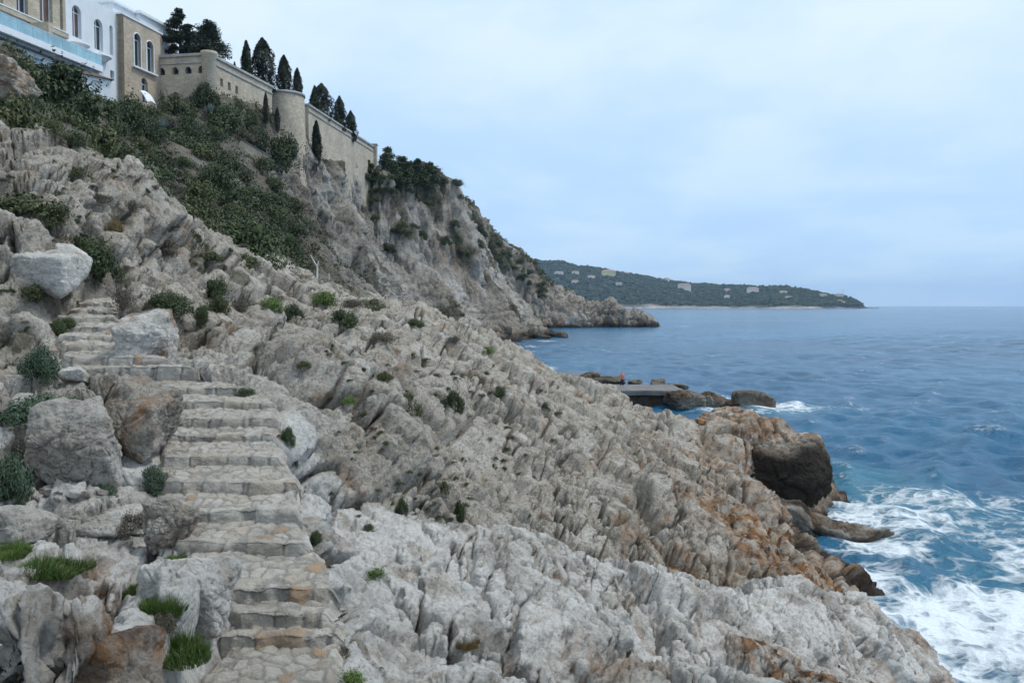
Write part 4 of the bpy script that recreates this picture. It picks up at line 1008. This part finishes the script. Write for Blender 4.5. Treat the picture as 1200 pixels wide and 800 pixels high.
wall_seg(B_, C_, z3 + 14, WZ, [rect(q, q + .8, z3 + 32.9, z3 + 34.1) for q in (3.0, 5.2, 7.4)])
wall_seg(D_, E_, z3 + 8, z3 + 36.4)
q = lathe('corner_bastion', [(1.15, -8), (1.0, 8.3), (1.2, 8.62), (1.2, 9.08), (0, 9.1)], M['stone_wall'], rw, 28)
q = lathe('round_bastion', [(4.0, -18), (3.45, 8.3), (3.4, 8.6)], M['stone_wall'], rw, 48, loc=(-40.1 + 44.5, 152 - 127, 0))
q = lathe('bastion_coping', [(3.38, 8.602), (3.6, 8.61), (3.6, 9.03), (0, 9.05)], M['coping'], rw, 48, loc=(-40.1 + 44.5, 152 - 127, 0))
boxmesh('end_pier', (E_[0] + 44.5 - .9, E_[1] - 127 - .6, -20), (E_[0] + 44.5 + .6, E_[1] - 127 + 1.0, 9.1), M['stone_wall'], rw, .05)
boxmesh('end_pier_cap', (E_[0] + 44.5 - 1.05, E_[1] - 127 - .75, 9.102), (E_[0] + 44.5 + .75, E_[1] - 127 + 1.15, 9.35), M['coping'], rw, .03)
# buttress under the corner and the low garden wall
lw = empty('garden_wall', at(297, 178, 122)); tag(lw, 'short low tan garden wall among shrubs below the retaining wall', 'garden wall')
q = boxmesh('wall', (-2.2, -.3, -2.6), (2.2, .3, .5), M['stone_tan'], lw, .05); q.rotation_euler = (0, R(28), R(25))
q = boxmesh('coping', (-2.3, -.4, .505), (2.3, .4, .65), M['concrete'], lw); q.rotation_euler = (0, R(28), R(25))

# ------------------------------------------------------------------ villas on the cape
villas = [(655, 322, 8, 0), (674, 321, 7, 0), (674, 331.5, 7, 0), (693, 326, 7, 0), (713, 323.5, 13, 1), (734, 321.5, 4, 0), (781, 329, 5, 0), (802, 339, 12, 0), (852, 341, 6, 0), (882, 342.5, 11, 0), (918, 344, 7, 0), (964, 347.5, 7, 0),
          (984, 354, 4, 0), (989, 355.5, 4, 0), (983, 348, 8, 0), (798, 335.5, 6, 0), (725, 333.5, 6, 0), (655, 337.5, 7, 0), (852, 349, 5, 0), (924, 349.5, 6, 0)]
vl = ['pale villa furthest left in the upper woods of the cape', 'white villa high on the cape above another white one', 'white villa lower on the cape below another white one', 'greyish villa between the white pair and the yellow villa', 'large yellow villa high on the wooded cape',
      'tiny white villa near the skyline right of the yellow villa', 'small white villa on the skyline of the cape', 'largest white villa in the middle of the wooded cape', 'bright white villa right of the largest white one', 'wide beige villa with two levels on the right of the cape', 'white villa in the trees on the right third of the cape', 'broad pale villa near the point of the cape',
      'left small white house just above the rocks of the point', 'right small white house just above the rocks of the point', 'flat long house at the foot of the mast', 'upper white house right behind the largest white villa', 'brownish villa low on the slope under the yellow villa', 'pale house low on the left of the cape', 'small house down the slope below the bright white villa', 'small house low on the slope on the right third of the cape']
bpy.context.view_layer.update()
for (u, v, w_, y_), lab in zip(villas, vl):
    h_ = hit(u, v + 1, [cape_o])
    if not h_: print('no villa hit', u, v); continue
    p = h_[0]; W = 1.2 * w_ * p.y / 1000; e = empty('villa', p, random.uniform(-.25, .25)); tag(e, lab, 'villa', 'villas in the woods of the distant cape')
    H = W * .42 if w_ > 5 else W * .6; mt = M['house_yellow'] if y_ else M['house_wall']
    nwin = max(3, int(W / 4)); hs = [rect(-W / 2 + W * (k + .25) / nwin, -W / 2 + W * (k + .7) / nwin, H * f, H * f + H * .22) for k in range(nwin) for f in (.18, .58)]
    wall_holes('wall', rect(-W / 2, W / 2, -12, H), hs, .4, mt, e, y=-W * .3)
    boxmesh('wall', (-W / 2, -W * .3 + .4, -12), (W / 2, W * .3, H), M['glass'] if False else mt, e)
    bm = bmesh.new(); a = W / 2 * 1.08; b = W * .34
    vs_ = [bm.verts.new(q) for q in ((-a, -b, H + .05), (a, -b, H + .05), (a, b, H + .05), (-a, b, H + .05), (-a * .6, 0, H * 1.3), (a * .6, 0, H * 1.3))]
    for q in ((0, 1, 5, 4), (1, 2, 5), (2, 3, 4, 5), (3, 0, 4), (3, 2, 1, 0)): bm.faces.new([vs_[i] for i in q])
    me = bpy.data.meshes.new('roof'); bm.to_mesh(me); bm.free(); link_mesh('roof', me, e, (0, 0, 0), M['house_roof'])
hh = hit(990, 344, [cape_o]) or hit(988, 350, [cape_o])
if hh:
    e = empty('signal_mast', hh[0]); tag(e, 'thin signal mast standing near the point of the cape', 'mast')
    tubes('pole', [([(0, 0, -5), (0, 0, 38)], [1.0, .6])], M['house_wall'], e); tubes('yard', [([(-8, 0, 27), (8, 0, 27)], [.5, .5])], M['house_wall'], e)
hh = hit(623, 309, [cape_o])
if hh:
    e = empty('hilltop_tower', hh[0]); tag(e, 'small white tower with a reddish cap on the crest of the cape', 'tower')
    lathe('shaft', [(9, -10), (8, 12), (8, 16)], M['house_wall'], e, 16); lathe('cap', [(10, 16.1), (8.5, 19), (3, 24), (0, 25)], M['rust_roof'], e, 16)
print('p4', round(time.time() - T0, 1))

# ------------------------------------------------------------------ vegetation
def leaves(C, Nrm, size, seed, spread=.8, aspect=.55, tri=False):
    """C (n,3) centres, one randomly turned leaf quad each; leans around Nrm"""
    rg = np.random.default_rng(seed); n = len(C)
    a = rg.normal(size=(n, 3)); a = Nrm + spread * a / np.linalg.norm(a, axis=1, keepdims=True); a /= np.linalg.norm(a, axis=1, keepdims=True)
    b = np.cross(a, rg.normal(size=(n, 3))); b /= np.linalg.norm(b, axis=1, keepdims=True); c = np.cross(a, b)
    s = (size * rg.uniform(.6, 1.4, (n, 1))); L_ = b * s; W_ = c * s * aspect
    V = np.stack([C - L_, C + W_ * .9 - L_ * .1, C + L_, C - W_ * .9 + L_ * .05], 1).reshape(-1, 3)
    return V, np.arange(4 * n).reshape(-1, 4)
def lobes_cloud(lobes, per, seed, squash=.85, inner=.45):
    rg = np.random.default_rng(seed); C = []; Nn_ = []
    for (x, y, z, r) in lobes:
        k = int(per * (r / .4) ** 1.6) + 8; d = rg.normal(size=(k, 3)); d /= np.linalg.norm(d, axis=1, keepdims=True)
        rr = r * (inner + (1.08 - inner) * rg.random((k, 1)) ** .45)
        q = d * rr; q[:, 2] *= squash; C.append(q + np.array([x, y, z])); Nn_.append(d)
    return np.concatenate(C), np.concatenate(Nn_)
def bush_mesh(name, mat, seed, n_l=16, leaf=.05, per=330, h=.8, flat=1.0):
    rg = np.random.default_rng(seed); lobes = []
    for k in range(n_l):
        a = rg.random() * 6.28; q = math.sqrt(rg.random()) * .88 * (.7 + .3 * math.sin(a * 2 + seed)); r = rg.uniform(.13, .38)
        lobes.append((q * math.cos(a), q * math.sin(a), max(.12, (h * (1 - q * q * .8) - r * .7) * rg.uniform(.6, 1.05)) * flat, r))
    C, Nn_ = lobes_cloud(lobes, per, seed); C, Nn_ = C[C[:, 2] > -.15], Nn_[C[:, 2] > -.15]
    V, Fc = leaves(C, Nn_ + np.array([0, 0, .4]), leaf, seed + 1)
    # sprigs breaking the outline
    k = 110; d = rg.normal(size=(k, 3)); d[:, 2] = abs(d[:, 2]); d /= np.linalg.norm(d, axis=1, keepdims=True)
    t = np.repeat(np.linspace(.7, 1.0, 6)[None], k, 0)[..., None]; C2 = (d[:, None] * t * rg.uniform(.75, 1.3, (k, 1, 1)) * np.array([1, 1, h * flat * 1.05])).reshape(-1, 3)
    V2, F2 = leaves(C2, np.repeat(d, 6, 0), leaf * .8, seed + 2)
    return np_mesh(name, np.concatenate([V, V2]), np.concatenate([Fc, F2 + len(V)]), mat, False)
def grass_mesh(name, mat, seed, n=1500, length=.55, w=.022):
    rg = np.random.default_rng(seed); V = []; 
    a = rg.random(n) * 6.28; q = np.sqrt(rg.random(n)) * .9; sc_ = rg.uniform(-.62, .62, (7, 2)); wh = rg.integers(0, 7, n); sr_ = rg.uniform(.25, .55, 7)[wh]; sh_ = rg.uniform(.45, 1.1, 7)[wh]
    b0 = np.stack([q * np.cos(a) * sr_ + sc_[wh, 0], q * np.sin(a) * sr_ + sc_[wh, 1], 0 * a], -1)
    lean = np.stack([np.cos(a) * q, np.sin(a) * q, 0 * a], -1) * .5 + rg.normal(size=(n, 3)) * .28; L_ = length * (rg.uniform(.45, 1.1, n) * sh_)[:, None] * (1.1 - .5 * q[:, None])
    mid = b0 + (lean * .35 + np.array([0, 0, .75])) * L_ * .6; tip = b0 + (lean * 1.1 + np.array([0, 0, .9])) * L_
    s = rg.normal(size=(n, 3)); s[:, 2] = 0; s /= np.linalg.norm(s, axis=1, keepdims=True); s *= w
    V = np.stack([b0 - s, b0 + s, mid + s * .8, tip + s * .1, tip - s * .1, mid - s * .8], 1).reshape(-1, 3)
    i = np.arange(n)[:, None] * 6; Fc = np.concatenate([i + np.array([[0, 1, 2, 5]]), i + np.array([[5, 2, 3, 4]])])
    return np_mesh(name, V, Fc, mat, False)
PR = {}
for kind, mat, kw in [('dark', 'leaf_dark', {}), ('dark2', 'leaf_dark', dict(n_l=22, h=1.0)), ('olive', 'leaf_olive', dict(h=.7)), ('olive2', 'leaf_olive', dict(n_l=10, h=.95)), ('grey', 'leaf_grey', dict(per=200, leaf=.042)),
                      ('blue', 'leaf_blue', dict(h=.75, leaf=.045, per=330)), ('green', 'leaf_green', dict(h=.65, leaf=.045, per=330))]:
    PR[kind] = bush_mesh('bush_' + kind, M[mat], sum(map(ord, kind)), **kw)
PR['nearblue'] = bush_mesh('bush_nb', M['leaf_blue'], 71, n_l=26, leaf=.038, per=520, h=.8)
PR['neardark'] = bush_mesh('bush_nd', M['leaf_dark'], 72, n_l=26, leaf=.035, per=560, h=.85)
PR['nearolive'] = bush_mesh('bush_no', M['leaf_olive'], 73, n_l=24, leaf=.038, per=480, h=.8)
PR['neargrey'] = bush_mesh('bush_ng', M['leaf_grey'], 74, n_l=22, leaf=.034, per=420, h=.7)
PR['grass'] = grass_mesh('grass', M['leaf_green'], 75, 7000, .42, .011); PR['straw'] = grass_mesh('straw', M['leaf_straw'], 76, 2600, .6, .010)
PR['sprout'] = bush_mesh('bush_sp', M['leaf_green'], 77, n_l=14, leaf=.06, per=240, h=.7)
def plant(kind, label, u, v, w, h, name='bush', cat='bush', group=None, objs=None, Yd=None, sink=.1):
    """foot of the plant at photo pixel (u, v); w, h pixels"""
    if Yd is None:
        r = hit(u, v, objs)
        if not r: print('no ground', label, u, v); return None
        p = r[0]; Yd = p.y
    else: p = Vector(at(u, v, Yd))
    W = w * Yd / 1000; H = h * Yd / 1000
    o = bpy.data.objects.new(name, PR[kind]); COL.objects.link(o)
    hz = {'grass': .55, 'straw': .9}.get(kind, 1.05)
    if kind == 'grass': H *= .68; W *= 1.35
    o.location = p - Vector((0, 0, sink * H)); o.scale = (W / 2 / .95, W / 2 / .95, H * (1 + sink) / hz); o.rotation_euler = (random.uniform(-.1, .1), random.uniform(-.1, .1), random.random() * 6.28)
    return tag(o, label, cat, group)
NL = [
 # kind, label, u, v(foot), w, h
 ('neardark','broad dark green shrub behind the top of the stairs',198,368,66,34), ('nearblue','tall blue green shrub left of the upper steps',45,444,48,58), ('nearblue','spreading blue green shrub on top of the large grey boulder',58,492,104,44), ('nearblue','dark blue green shrub at the left edge beside the large boulder',12,585,50,80),
 ('nearblue','green plant in the cleft under the brown overhanging boulder',180,572,40,40),('nearblue','flat green plant on rubble below the large boulder',126,580,40,20),('nearolive','olive sprig in the hollow of the pale rock left of the steps',152,472,34,22),('sprout','small green plant at the left end of the middle steps',207,510,18,20),
 ('neardark','dark little plant right of the middle steps in dry stems',336,520,20,26),('neardark','dark flat shrub above the right end of the stairs',288,466,34,15),('grass','bright green grass cushion left of the long grey slab',64,668,74,30),('grass','bright green grass at the left edge below the slab',14,648,44,22),
 ('grass','tiny green tuft in a bowl of white rock',148,694,28,16),('grass','upper bright green clump between the white rocks',190,714,44,34),('grass','lower and larger bright green clump between the white rocks',200,768,74,46),('neargrey','dry grey clump between the two bright green clumps',192,738,36,34),
 ('neardark','dark little plant in a crack right of the lower steps',371,637,20,20),('sprout','flat green plant on the crest of the near ridge',436,674,36,12),('sprout','green plant at the lower edge right of the path',412,799,36,22),('neargrey','dry shrub standing at the lower right edge of the path',400,770,26,24),
 ('neargrey','dark dry clump above the small tufts at the left',158,622,50,36),('neargrey','dark dry shrub against the pale flat boulder',72,352,36,30),('nearolive','olive plant left of the dark dry shrub',38,352,36,28),('neardark','dark shrub under the left end of the top steps',78,392,40,26),
 ('olive','broad olive scrub patch at the left edge of the upper slope',22,250,110,36),('olive2','brown olive shrub right of the scrub patch on the upper slope',64,262,44,26),('straw','straw coloured tussock high on the left slope',132,268,32,32),('dark','dark shrub diagonal across the upper left slope',100,312,70,50),
 ('dark2','dark shrub in the hollow right of the pale flat boulder',124,328,44,36),('olive2','small reddish olive bush on the pale upper rocks',92,208,26,14),('grey','grey green shrub near the crest of the upper slope',122,240,32,18),('grey','grey shrub just below the crest',152,246,24,18),
 ('grey','round grey shrub in the middle of the upper slope',192,290,32,18),('grey','dry grey bush below the round grey one',200,302,30,18),('olive2','olive bush near the skyline of the rocky slope',232,292,24,22),('olive','low olive shrub below the skyline of the rocky slope',248,304,36,14),
 ('olive','bright olive shrub just behind the rocky skyline',290,312,42,22),('grey','dry bush above the tall pale wedge of rock',146,362,30,40),('neardark','small dark plant on the pale wedge of rock',186,382,20,18),('neardark','dark plant under the pale wedge at the crack',196,394,24,18),
 ('nearolive','narrow olive shrub between two rock ribs',236,380,20,34),('dark2','dark bush above the narrow olive shrub',252,352,34,30),('nearolive','green bush left of the skyline rocks on the ribs',256,366,30,26),('grey','grey green bush between the upper rock ribs',282,366,30,24),
 ('green','fresh green bush near the short pale post',318,362,34,24),('dark','dark bush right of the fresh green one',342,372,30,22),('green','fresh green bush at the foot of the tall white post',380,356,36,26),('dark','dark green bush below the posts',402,380,38,24),
 ('olive2','long low bush right of the posts',436,364,44,16),('grey','dry brown bush beside the path right of the posts',416,362,40,18),('dark','dark round bush on the upper middle slope',484,382,26,12),('grey','dry shrub near the upper ridge line',532,402,22,12),
 ('green','bright green cushion near the ridge line against the sea',572,413,22,12),('green','small bright cushion left in the middle slope',409,472,20,14),('olive2','round olive cushion in the middle slope',478,482,30,26),('dark','dark shrub right of the round olive cushion',530,478,26,30),
 ('olive','dull green shrub high in the middle slope',450,445,22,16),('grey','brown shrub in the upper gully of the middle slope',450,402,44,20),('dark','dark shrub in a cleft of the middle slope',472,600,16,24),('dark','narrow dark plant below a round rock',538,606,18,28),
 ('olive2','pale green plant between rounded rocks in the middle slope',520,576,26,14),('dark','small dark plant at the foot of the middle slope behind the near ridge',432,622,18,12),('straw','rust coloured dry tuft on the face of the near ridge',548,756,34,20),('olive','olive patch left on the middle slope',356,430,18,12),
 ('neardark','little dark plant in the narrow crack right of the stairs',344,545,12,20),('grey','dry grey shrub in the gully below the ridge line',560,450,26,16),('dark','dark plant in the gully toward the ridge line',586,462,22,14),('grass','grass tuft beside the tan pitted rock',212,652,34,12),
]
for kd, lab, u, v, w_, h_ in NL: plant(kd, lab, u, v, w_, h_, name='grass_tuft' if kd in ('grass', 'straw') else 'shrub', cat='grass tuft' if kd in ('grass', 'straw') else 'shrub')
# many little tufts in the cracks of the middle slope
cnt = 0
rg = np.random.default_rng(91)
for k in range(150):
    u = rg.uniform(380, 660); v = rg.uniform(400, 610); 
    if v < 380 + (u - 420) * .34: continue
    r = hit(u, v, [near_o])
    if not r: continue
    if plant(rg.choice(['olive', 'olive', 'grey', 'grey', 'olive2']), 'small dull tuft growing in a crack of the middle slope', u, v, rg.uniform(7, 15), rg.uniform(3, 7), name='tuft', cat='tuft', group='small tufts in the cracks of the middle slope'): cnt += 1
    if cnt > 75: break
cnt = 0
for k in range(120):
    u = rg.uniform(0, 330); v = rg.uniform(200, 400)
    r = hit(u, v, [near_o])
    if not r or r[0].y < 14: continue
    if plant(rg.choice(['dark', 'olive', 'grey', 'grey', 'olive2', 'grey']), 'small dull tuft among the pale rocks of the upper left slope', u, v, rg.uniform(8, 20), rg.uniform(4, 9), name='tuft', cat='tuft', group='small tufts on the upper left slope'): cnt += 1
    if cnt > 55: break

# thicket between the rocks and the hotel
GL = 'dark evergreen bush in the dense thicket between the rocks and the hotel'; cnt = 0
pts_done = []
for k in range(1400):
    u = rg.uniform(0, 345); v = rg.uniform(72, 338)
    r = hit(u, v)
    if not r or r[3] is not far_o or r[0].y > 135 or r[0].y < 46: continue
    if u > 185 and v < 175 and rg.random() < .6: continue
    if any((a - u) ** 2 + (b - v) ** 2 < (15 + 8 * rg.random()) ** 2 for a, b in pts_done): continue
    pts_done.append((u, v)); Y_ = r[0].y
    kd = rg.choice(['dark', 'dark2', 'dark', 'olive', 'olive2', 'dark2', 'grey'] if not (190 < u < 290 and 150 < v < 210) else ['grey', 'grey', 'dark', 'olive'])
    plant(kd, GL, u, v + 5, rg.uniform(22, 46) , rg.uniform(14, 28), name='bush', cat='bush', group='thicket on the slope below the hotel', Yd=None); cnt += 1
    if cnt >= 190: break
print('thicket', cnt)
SPB = [('dark2','large dark tree like bush at the end of the terrace',150,148,54,42,92),('dark2','big dark bush directly under the terrace slab',72,118,110,50,72),('olive','dense olive green mass at the left edge under the hotel',20,150,80,60,48),('dark','dark rounded bush in the middle of the thicket',255,222,60,42,86),
      ('olive2','light green rounded bush in front of the dark ones',232,240,60,34,76),('dark2','large dark bush low in the gully above the posts',290,300,90,50,74),('dark','dark bush over the low garden wall',268,206,50,36,104),('dark2','dark bush against the foot of the retaining wall',262,150,60,30,120),
      ('dark','dark scrub band hanging below the retaining wall',300,168,44,34,128),('dark2','ivy dark scrub below the round bastion',330,188,50,36,134),('dark','dark bush right at the foot of the wall niches',240,118,32,30,122),('olive','brown olive creeper under the wall niches',208,128,44,30,116),
      ('olive2','long olive bush sloping down beside the pale rocks',120,190,80,50,52),('dark','dark long bush behind the rocky crest',165,228,70,50,58),('olive','dull green bush behind the rocky skyline',232,270,70,46,60),('dark','dark bush in the hollow behind the skyline',300,322,60,34,64)]
for kd, lab, u, v, w_, h_, Yd in SPB: plant(kd, lab, u, v, w_, h_, Yd=Yd, name='large_bush', cat='bush', sink=.3)

# scrub that nobody could count, on the cliff tops and ledges
def scrub(name, PP, wgt, n, r, leafs, size, mat, seed, lift=.3):
    rg = np.random.default_rng(seed); w = np.clip(wgt, 0, None); w = w / w.sum()
    idx = rg.choice(len(PP), n, p=w); c = PP[idx]; C = np.repeat(c, leafs, 0); d = rg.normal(size=(len(C), 3)); d /= np.linalg.norm(d, axis=1, keepdims=True); d[:, 2] = np.abs(d[:, 2])
    rs = np.repeat(rg.uniform(.4, 1.3, n), leafs)[:, None] * r
    C = C + d * rs * rg.random((len(C), 1)) ** .5 * np.array([1, 1, .75]) + np.array([0, 0, lift * r * .2])
    V, Fc = leaves(C, d, size, seed + 1)
    o = link_mesh(name, np_mesh(name, V, Fc, M[mat], False)); tag(o, kind='stuff'); return o
bld = (FAR_P[:, 0] < -46) & (FAR_P[:, 1] > 118)
wF = np.clip(FAR_VEG - .45, 0, 1) * (~bld) * (FAR_P[:, 2] > 6) * (FAR_P[:, 1] > 47)
cl = (FAR_P[:, 0] > -36 - 0 * FAR_P[:, 0]) & (FAR_P[:, 1] > 100)
scrub('hillside_scrub', FAR_P, wF * (1 - .35 * cl), 13000, 1.0, 22, .15, 'leaf_dark', 31)
scrub('olive_scrub', FAR_P, wF, 5000, .9, 16, .15, 'leaf_olive', 33)
scrub('dry_scrub', FAR_P, wF * (FAR_P[:, 1] > 70), 3000, .8, 16, .15, 'leaf_grey', 35)
scrub('headland_scrub', HD_P, np.clip(HD_VEG - .4, 0, 1), 3500, 1.5, 14, .35, 'leaf_dark', 37)

# woods of the cape
def woods():
    rg = np.random.default_rng(41); bm = bmesh.new(); bmesh.ops.create_icosphere(bm, subdivisions=1, radius=1); V0 = np.array([v_.co[:] for v_ in bm.verts]); F0 = np.array([[v_.index for v_ in f.verts] for f in bm.faces]); bm.free()
    nr, nc = CAPE_P.shape[:2]; n = 11000
    i = (rg.uniform(.085, .62, n) * (nr - 1)).astype(int); j = (rg.random(n) * (nc - 12)).astype(int); c = CAPE_P[i, j]
    keep = c[:, 2] > 9; c = c[keep]; r = rg.uniform(4.5, 11, len(c)); 
    jit = 1 + .35 * rg.normal(size=(len(c), len(V0), 1))
    V = c[:, None] + V0[None] * jit * r[:, None, None] * np.array([1, 1, .75])
    Fc = (np.arange(len(c))[:, None, None] * len(V0) + F0[None]).reshape(-1, 3)
    m, nt, b = newmat('cape_trees'); N = NB(nt); g = N.n('ShaderNodeNewGeometry')
    N.l(N.mix(g.outputs['Random Per Island'], (.014, .026, .014), (.055, .075, .035)), b.inputs['Base Color']); b.inputs['Roughness'].default_value = .9; b.inputs['Specular IOR Level'].default_value = .1
    o = link_mesh('cape_woods', np_mesh('cape_woods', V.reshape(-1, 3), Fc, m, False)); tag(o, kind='stuff')
woods()

# ------------------------------------------------------------------ cypresses and pines
def cypress_mesh(seed, n=5200, wob=.17, leaf=.028):
    rg = np.random.default_rng(seed); t = rg.random(n) ** .8; a = rg.random(n) * 6.28
    prof = np.interp(t, [0, .06, .3, .6, .85, 1], [.35, .75, 1, .86, .5, .04])
    lob = 1 + wob * np.sin(a * 3 + t * 9 + seed) + wob * np.sin(a * 5 - t * 17)
    r = prof * lob * (.55 + .47 * rg.random(n) ** .5)
    C = np.stack([r * np.cos(a), r * np.sin(a), t], -1); Nr = np.stack([np.cos(a), np.sin(a), .3 + 0 * a], -1)
    return C, Nr
def cypress(label, u, vt, vb, w, Yd, seed, group=None, lean=0):
    top = at(u, vt, Yd); bot = at(u, vb, Yd); H = top[2] - bot[2] + 1.5; rad = w * Yd / 2000 * 1.22
    e = empty('cypress_tree', (bot[0], bot[1], bot[2] - 1.5)); tag(e, label, 'cypress', group)
    C, Nr = cypress_mesh(seed, n=5200 if w > 6 else 1800); C = C * np.array([rad, rad, H * .96]) + np.array([0, 0, H * .04]); C[:, 0] += lean * (C[:, 2] / H) ** 2
    V, Fc = leaves(C, Nr + np.array([0, 0, .8]), max(.12, min(.26, H * .028)), seed, .7, .4)
    link_mesh('crown', np_mesh('crown', V, Fc, M['leaf_cypress'], False), e)
    tubes('trunk', [([(0, 0, -.8), (0, 0, H * .5), (0, 0, H * .85)], [rad * .16, rad * .10, .03])], M['bark'], e)
CY = [('slim cypress leftmost in the row behind the retaining wall', 289, 48, 90, 9.5, 142), ('broad tall cypress beside the slim leftmost one', 308, 45, 103, 25, 147), ('slim cypress left of the round bastion', 333, 65, 108, 14.5, 151), ('small thin cypress just behind the round bastion', 348.5, 80, 110, 9, 154),
      ('broad cypress clump right of the round bastion', 377, 98, 140, 23, 170), ('narrow cypress in the middle of the right hand group', 398, 113, 150, 13, 178), ('shortest cypress at the right end of the row', 411, 130, 160, 12, 184), ('second spire beside the broad clump right of the bastion', 369, 101, 136, 10, 169),
      ('thin young cypress in front of the wall left of the bastion', 311.5, 109, 136, 5.5, 138), ('tiny cypress in front of the wall beside the bastion', 325, 126, 145, 5.5, 142), ('thin cypress growing up the wall right of the bastion', 371, 142, 186, 9, 155), ('tiny spike of a cypress left of the slim one', 275, 73, 84, 3, 138)]
for i, (lab, u, vt, vb, w_, Yd) in enumerate(CY): cypress(lab, u, vt, vb, w_, Yd, 200 + i)
def pine(label, u, vt, vb, w, Yd, seed, layers=7, mat='leaf_cypress', name='pine_tree', squash=.42, fat=1.0):
    rg = np.random.default_rng(seed); top = at(u, vt, Yd); bot = at(u, vb, Yd); H = top[2] - bot[2] + 1.0; rad = w * Yd / 2000
    e = empty(name, (bot[0], bot[1], bot[2] - 1.0)); tag(e, label, 'tree')
    segs = [([(0, 0, -1), (.1, 0, H * .45), (0, .1, H * .95)], [rad * .09 + .08, rad * .06 + .05, .04])]; C = []; Nr = []
    for k in range(layers):
        t = .28 + .70 * k / (layers - 1); z = H * t; rl = rad * (1.05 - .78 * max(0, (t - .35)) / .65) * rg.uniform(.8, 1.15)
        nb = int(5 + 3 * (1 - t)) if t < .95 else 2
        for b in range(nb):
            a = rg.random() * 6.28; L_ = rl * rg.uniform(.55, 1.0); tip = np.array([L_ * math.cos(a), L_ * math.sin(a), z + H * .02 + L_ * .12])
            segs.append(([(0, 0, z - H * .03), tuple(tip * np.array([.5, .5, 1])), tuple(tip)], [.07, .05, .02]))
            for q in (.45, .75, 1.0):
                cc_ = np.array([tip[0] * q, tip[1] * q, z + (tip[2] - z) * q]); m_ = 95; d = rg.normal(size=(m_, 3)); d /= np.linalg.norm(d, axis=1, keepdims=True)
                s = rad * fat * rg.uniform(.20, .34) * (1.1 - .35 * t); C.append(cc_ + d * s * rg.random((m_, 1)) ** .4 * np.array([1, 1, squash])); Nr.append(d * np.array([.5, .5, 1]) + np.array([0, 0, .5]))
    C = np.concatenate(C); Nr = np.concatenate(Nr); V, Fc = leaves(C, Nr, .17 * (Yd / 130), seed + 5, .8, .45)
    link_mesh('crown', np_mesh('crown', V, Fc, M[mat], False), e); tubes('trunk', segs, M['bark'], e, 6)
pine('tall layered cedar behind the arched terrace wall', 211, 14, 74, 44, 136, 301, 9, name='cedar_tree'); pine('rounded dark pine right of the tall cedar above the corner', 245, 29, 72, 46, 135, 302, 8, squash=.7, fat=1.3)
pine('low dark pine filling the gap between cedar and rounded pine', 228, 40, 72, 34, 138, 303, 6, squash=.8, fat=1.3); pine('small pine left of the tall cedar near the hotel roof', 196, 40, 72, 22, 138, 306, 5)
for i, (lab, u, vt, vb, w_, Yd) in enumerate([('dark pine just past the end of the retaining wall', 452, 176, 214, 34, 208), ('second cliff top pine with a rounded crown', 472, 186, 222, 30, 222), ('third cliff top pine lower and broader', 489, 189, 222, 28, 234), ('last pine at the shoulder of the cliff', 504, 193, 216, 24, 250), ('dark bushy pine against the foot of the wall end', 430, 190, 214, 26, 196)]):
    pine(lab, u, vt, vb, w_, Yd, 310 + i, 5, mat='leaf_dark', squash=.85, fat=1.35)
cnt = 0; done = []
for k in range(400):
    u = rg.uniform(425, 545); v = rg.uniform(195, 300)
    if v > 232 + (u - 425) * -.1 and rg.random() < .8: continue
    r = hit(u, v, [far_o])
    if not r or any((a - u) ** 2 + (b - v) ** 2 < 64 for a, b in done): continue
    done.append((u, v)); plant(rg.choice(['dark', 'dark2', 'olive']), 'dark bush in the scrub along the top of the sea cliff', u, v + 2, rg.uniform(12, 24), rg.uniform(8, 14), name='bush', cat='bush', group='bushes along the cliff top', objs=[far_o]); cnt += 1
    if cnt > 34: break
done = []; cnt = 0
for k in range(400):
    u = rg.uniform(560, 640); v = 262 + (u - 560) * .85 + rg.uniform(3, 26)
    r = hit(u, v, [far_o, hd_o])
    if not r or any((a - u) ** 2 + (b - v) ** 2 < 30 for a, b in done): continue
    done.append((u, v)); plant('dark', 'dark bush on the shoulder of the second headland', u, v + 1, rg.uniform(9, 16), rg.uniform(5, 9), name='bush', cat='bush', group='bushes on the second headland'); cnt += 1
    if cnt > 20: break
# agaves under the wall
def agave_mesh():
    rg = np.random.default_rng(5); V = []; Fc = []
    for k in range(34):
        a = k * 2.399; el = R(15 + 65 * (k / 34)); d = np.array([math.cos(a) * math.cos(el), math.sin(a) * math.cos(el), math.sin(el)]); s = np.array([-math.sin(a), math.cos(a), 0]) * .09; n_ = np.cross(d, s) * .4; o = len(V)
        V += [d * .05 - s * .6, d * .05 + s * .6, d * .5 + s * 1.2 + n_ * .3, d * .5 - s * 1.2 + n_ * .3, d * 1.0 + n_ * 1.2 + s * .06, d * 1.0 + n_ * 1.2 - s * .06]
        Fc += [(o, o + 1, o + 2, o + 3), (o + 3, o + 2, o + 4, o + 5)]
    return np_mesh('agave', np.array(V), np.array(Fc), M['agave'], False)
AG = agave_mesh()
for u, v, Yd, s, lab in [(247, 140, 114, 1.5, 'upper left blue grey agave under the retaining wall'), (261, 143, 114, 1.5, 'blue grey agave beside the upper left one under the wall'), (277, 152, 115, 1.4, 'lower right blue grey agave under the wall'), (190, 158, 95, 1.2, 'lone blue grey agave left among the thicket bushes')]:
    r = hit(u, v); p = r[0] if r else Vector(at(u, v, Yd)); o = bpy.data.objects.new('agave_plant', AG); COL.objects.link(o); o.location = p + Vector((.3, -.8, .6)); o.scale = (s, s, s); tag(o, lab, 'agave')
print('p5', round(time.time() - T0, 1), len(bpy.data.objects))
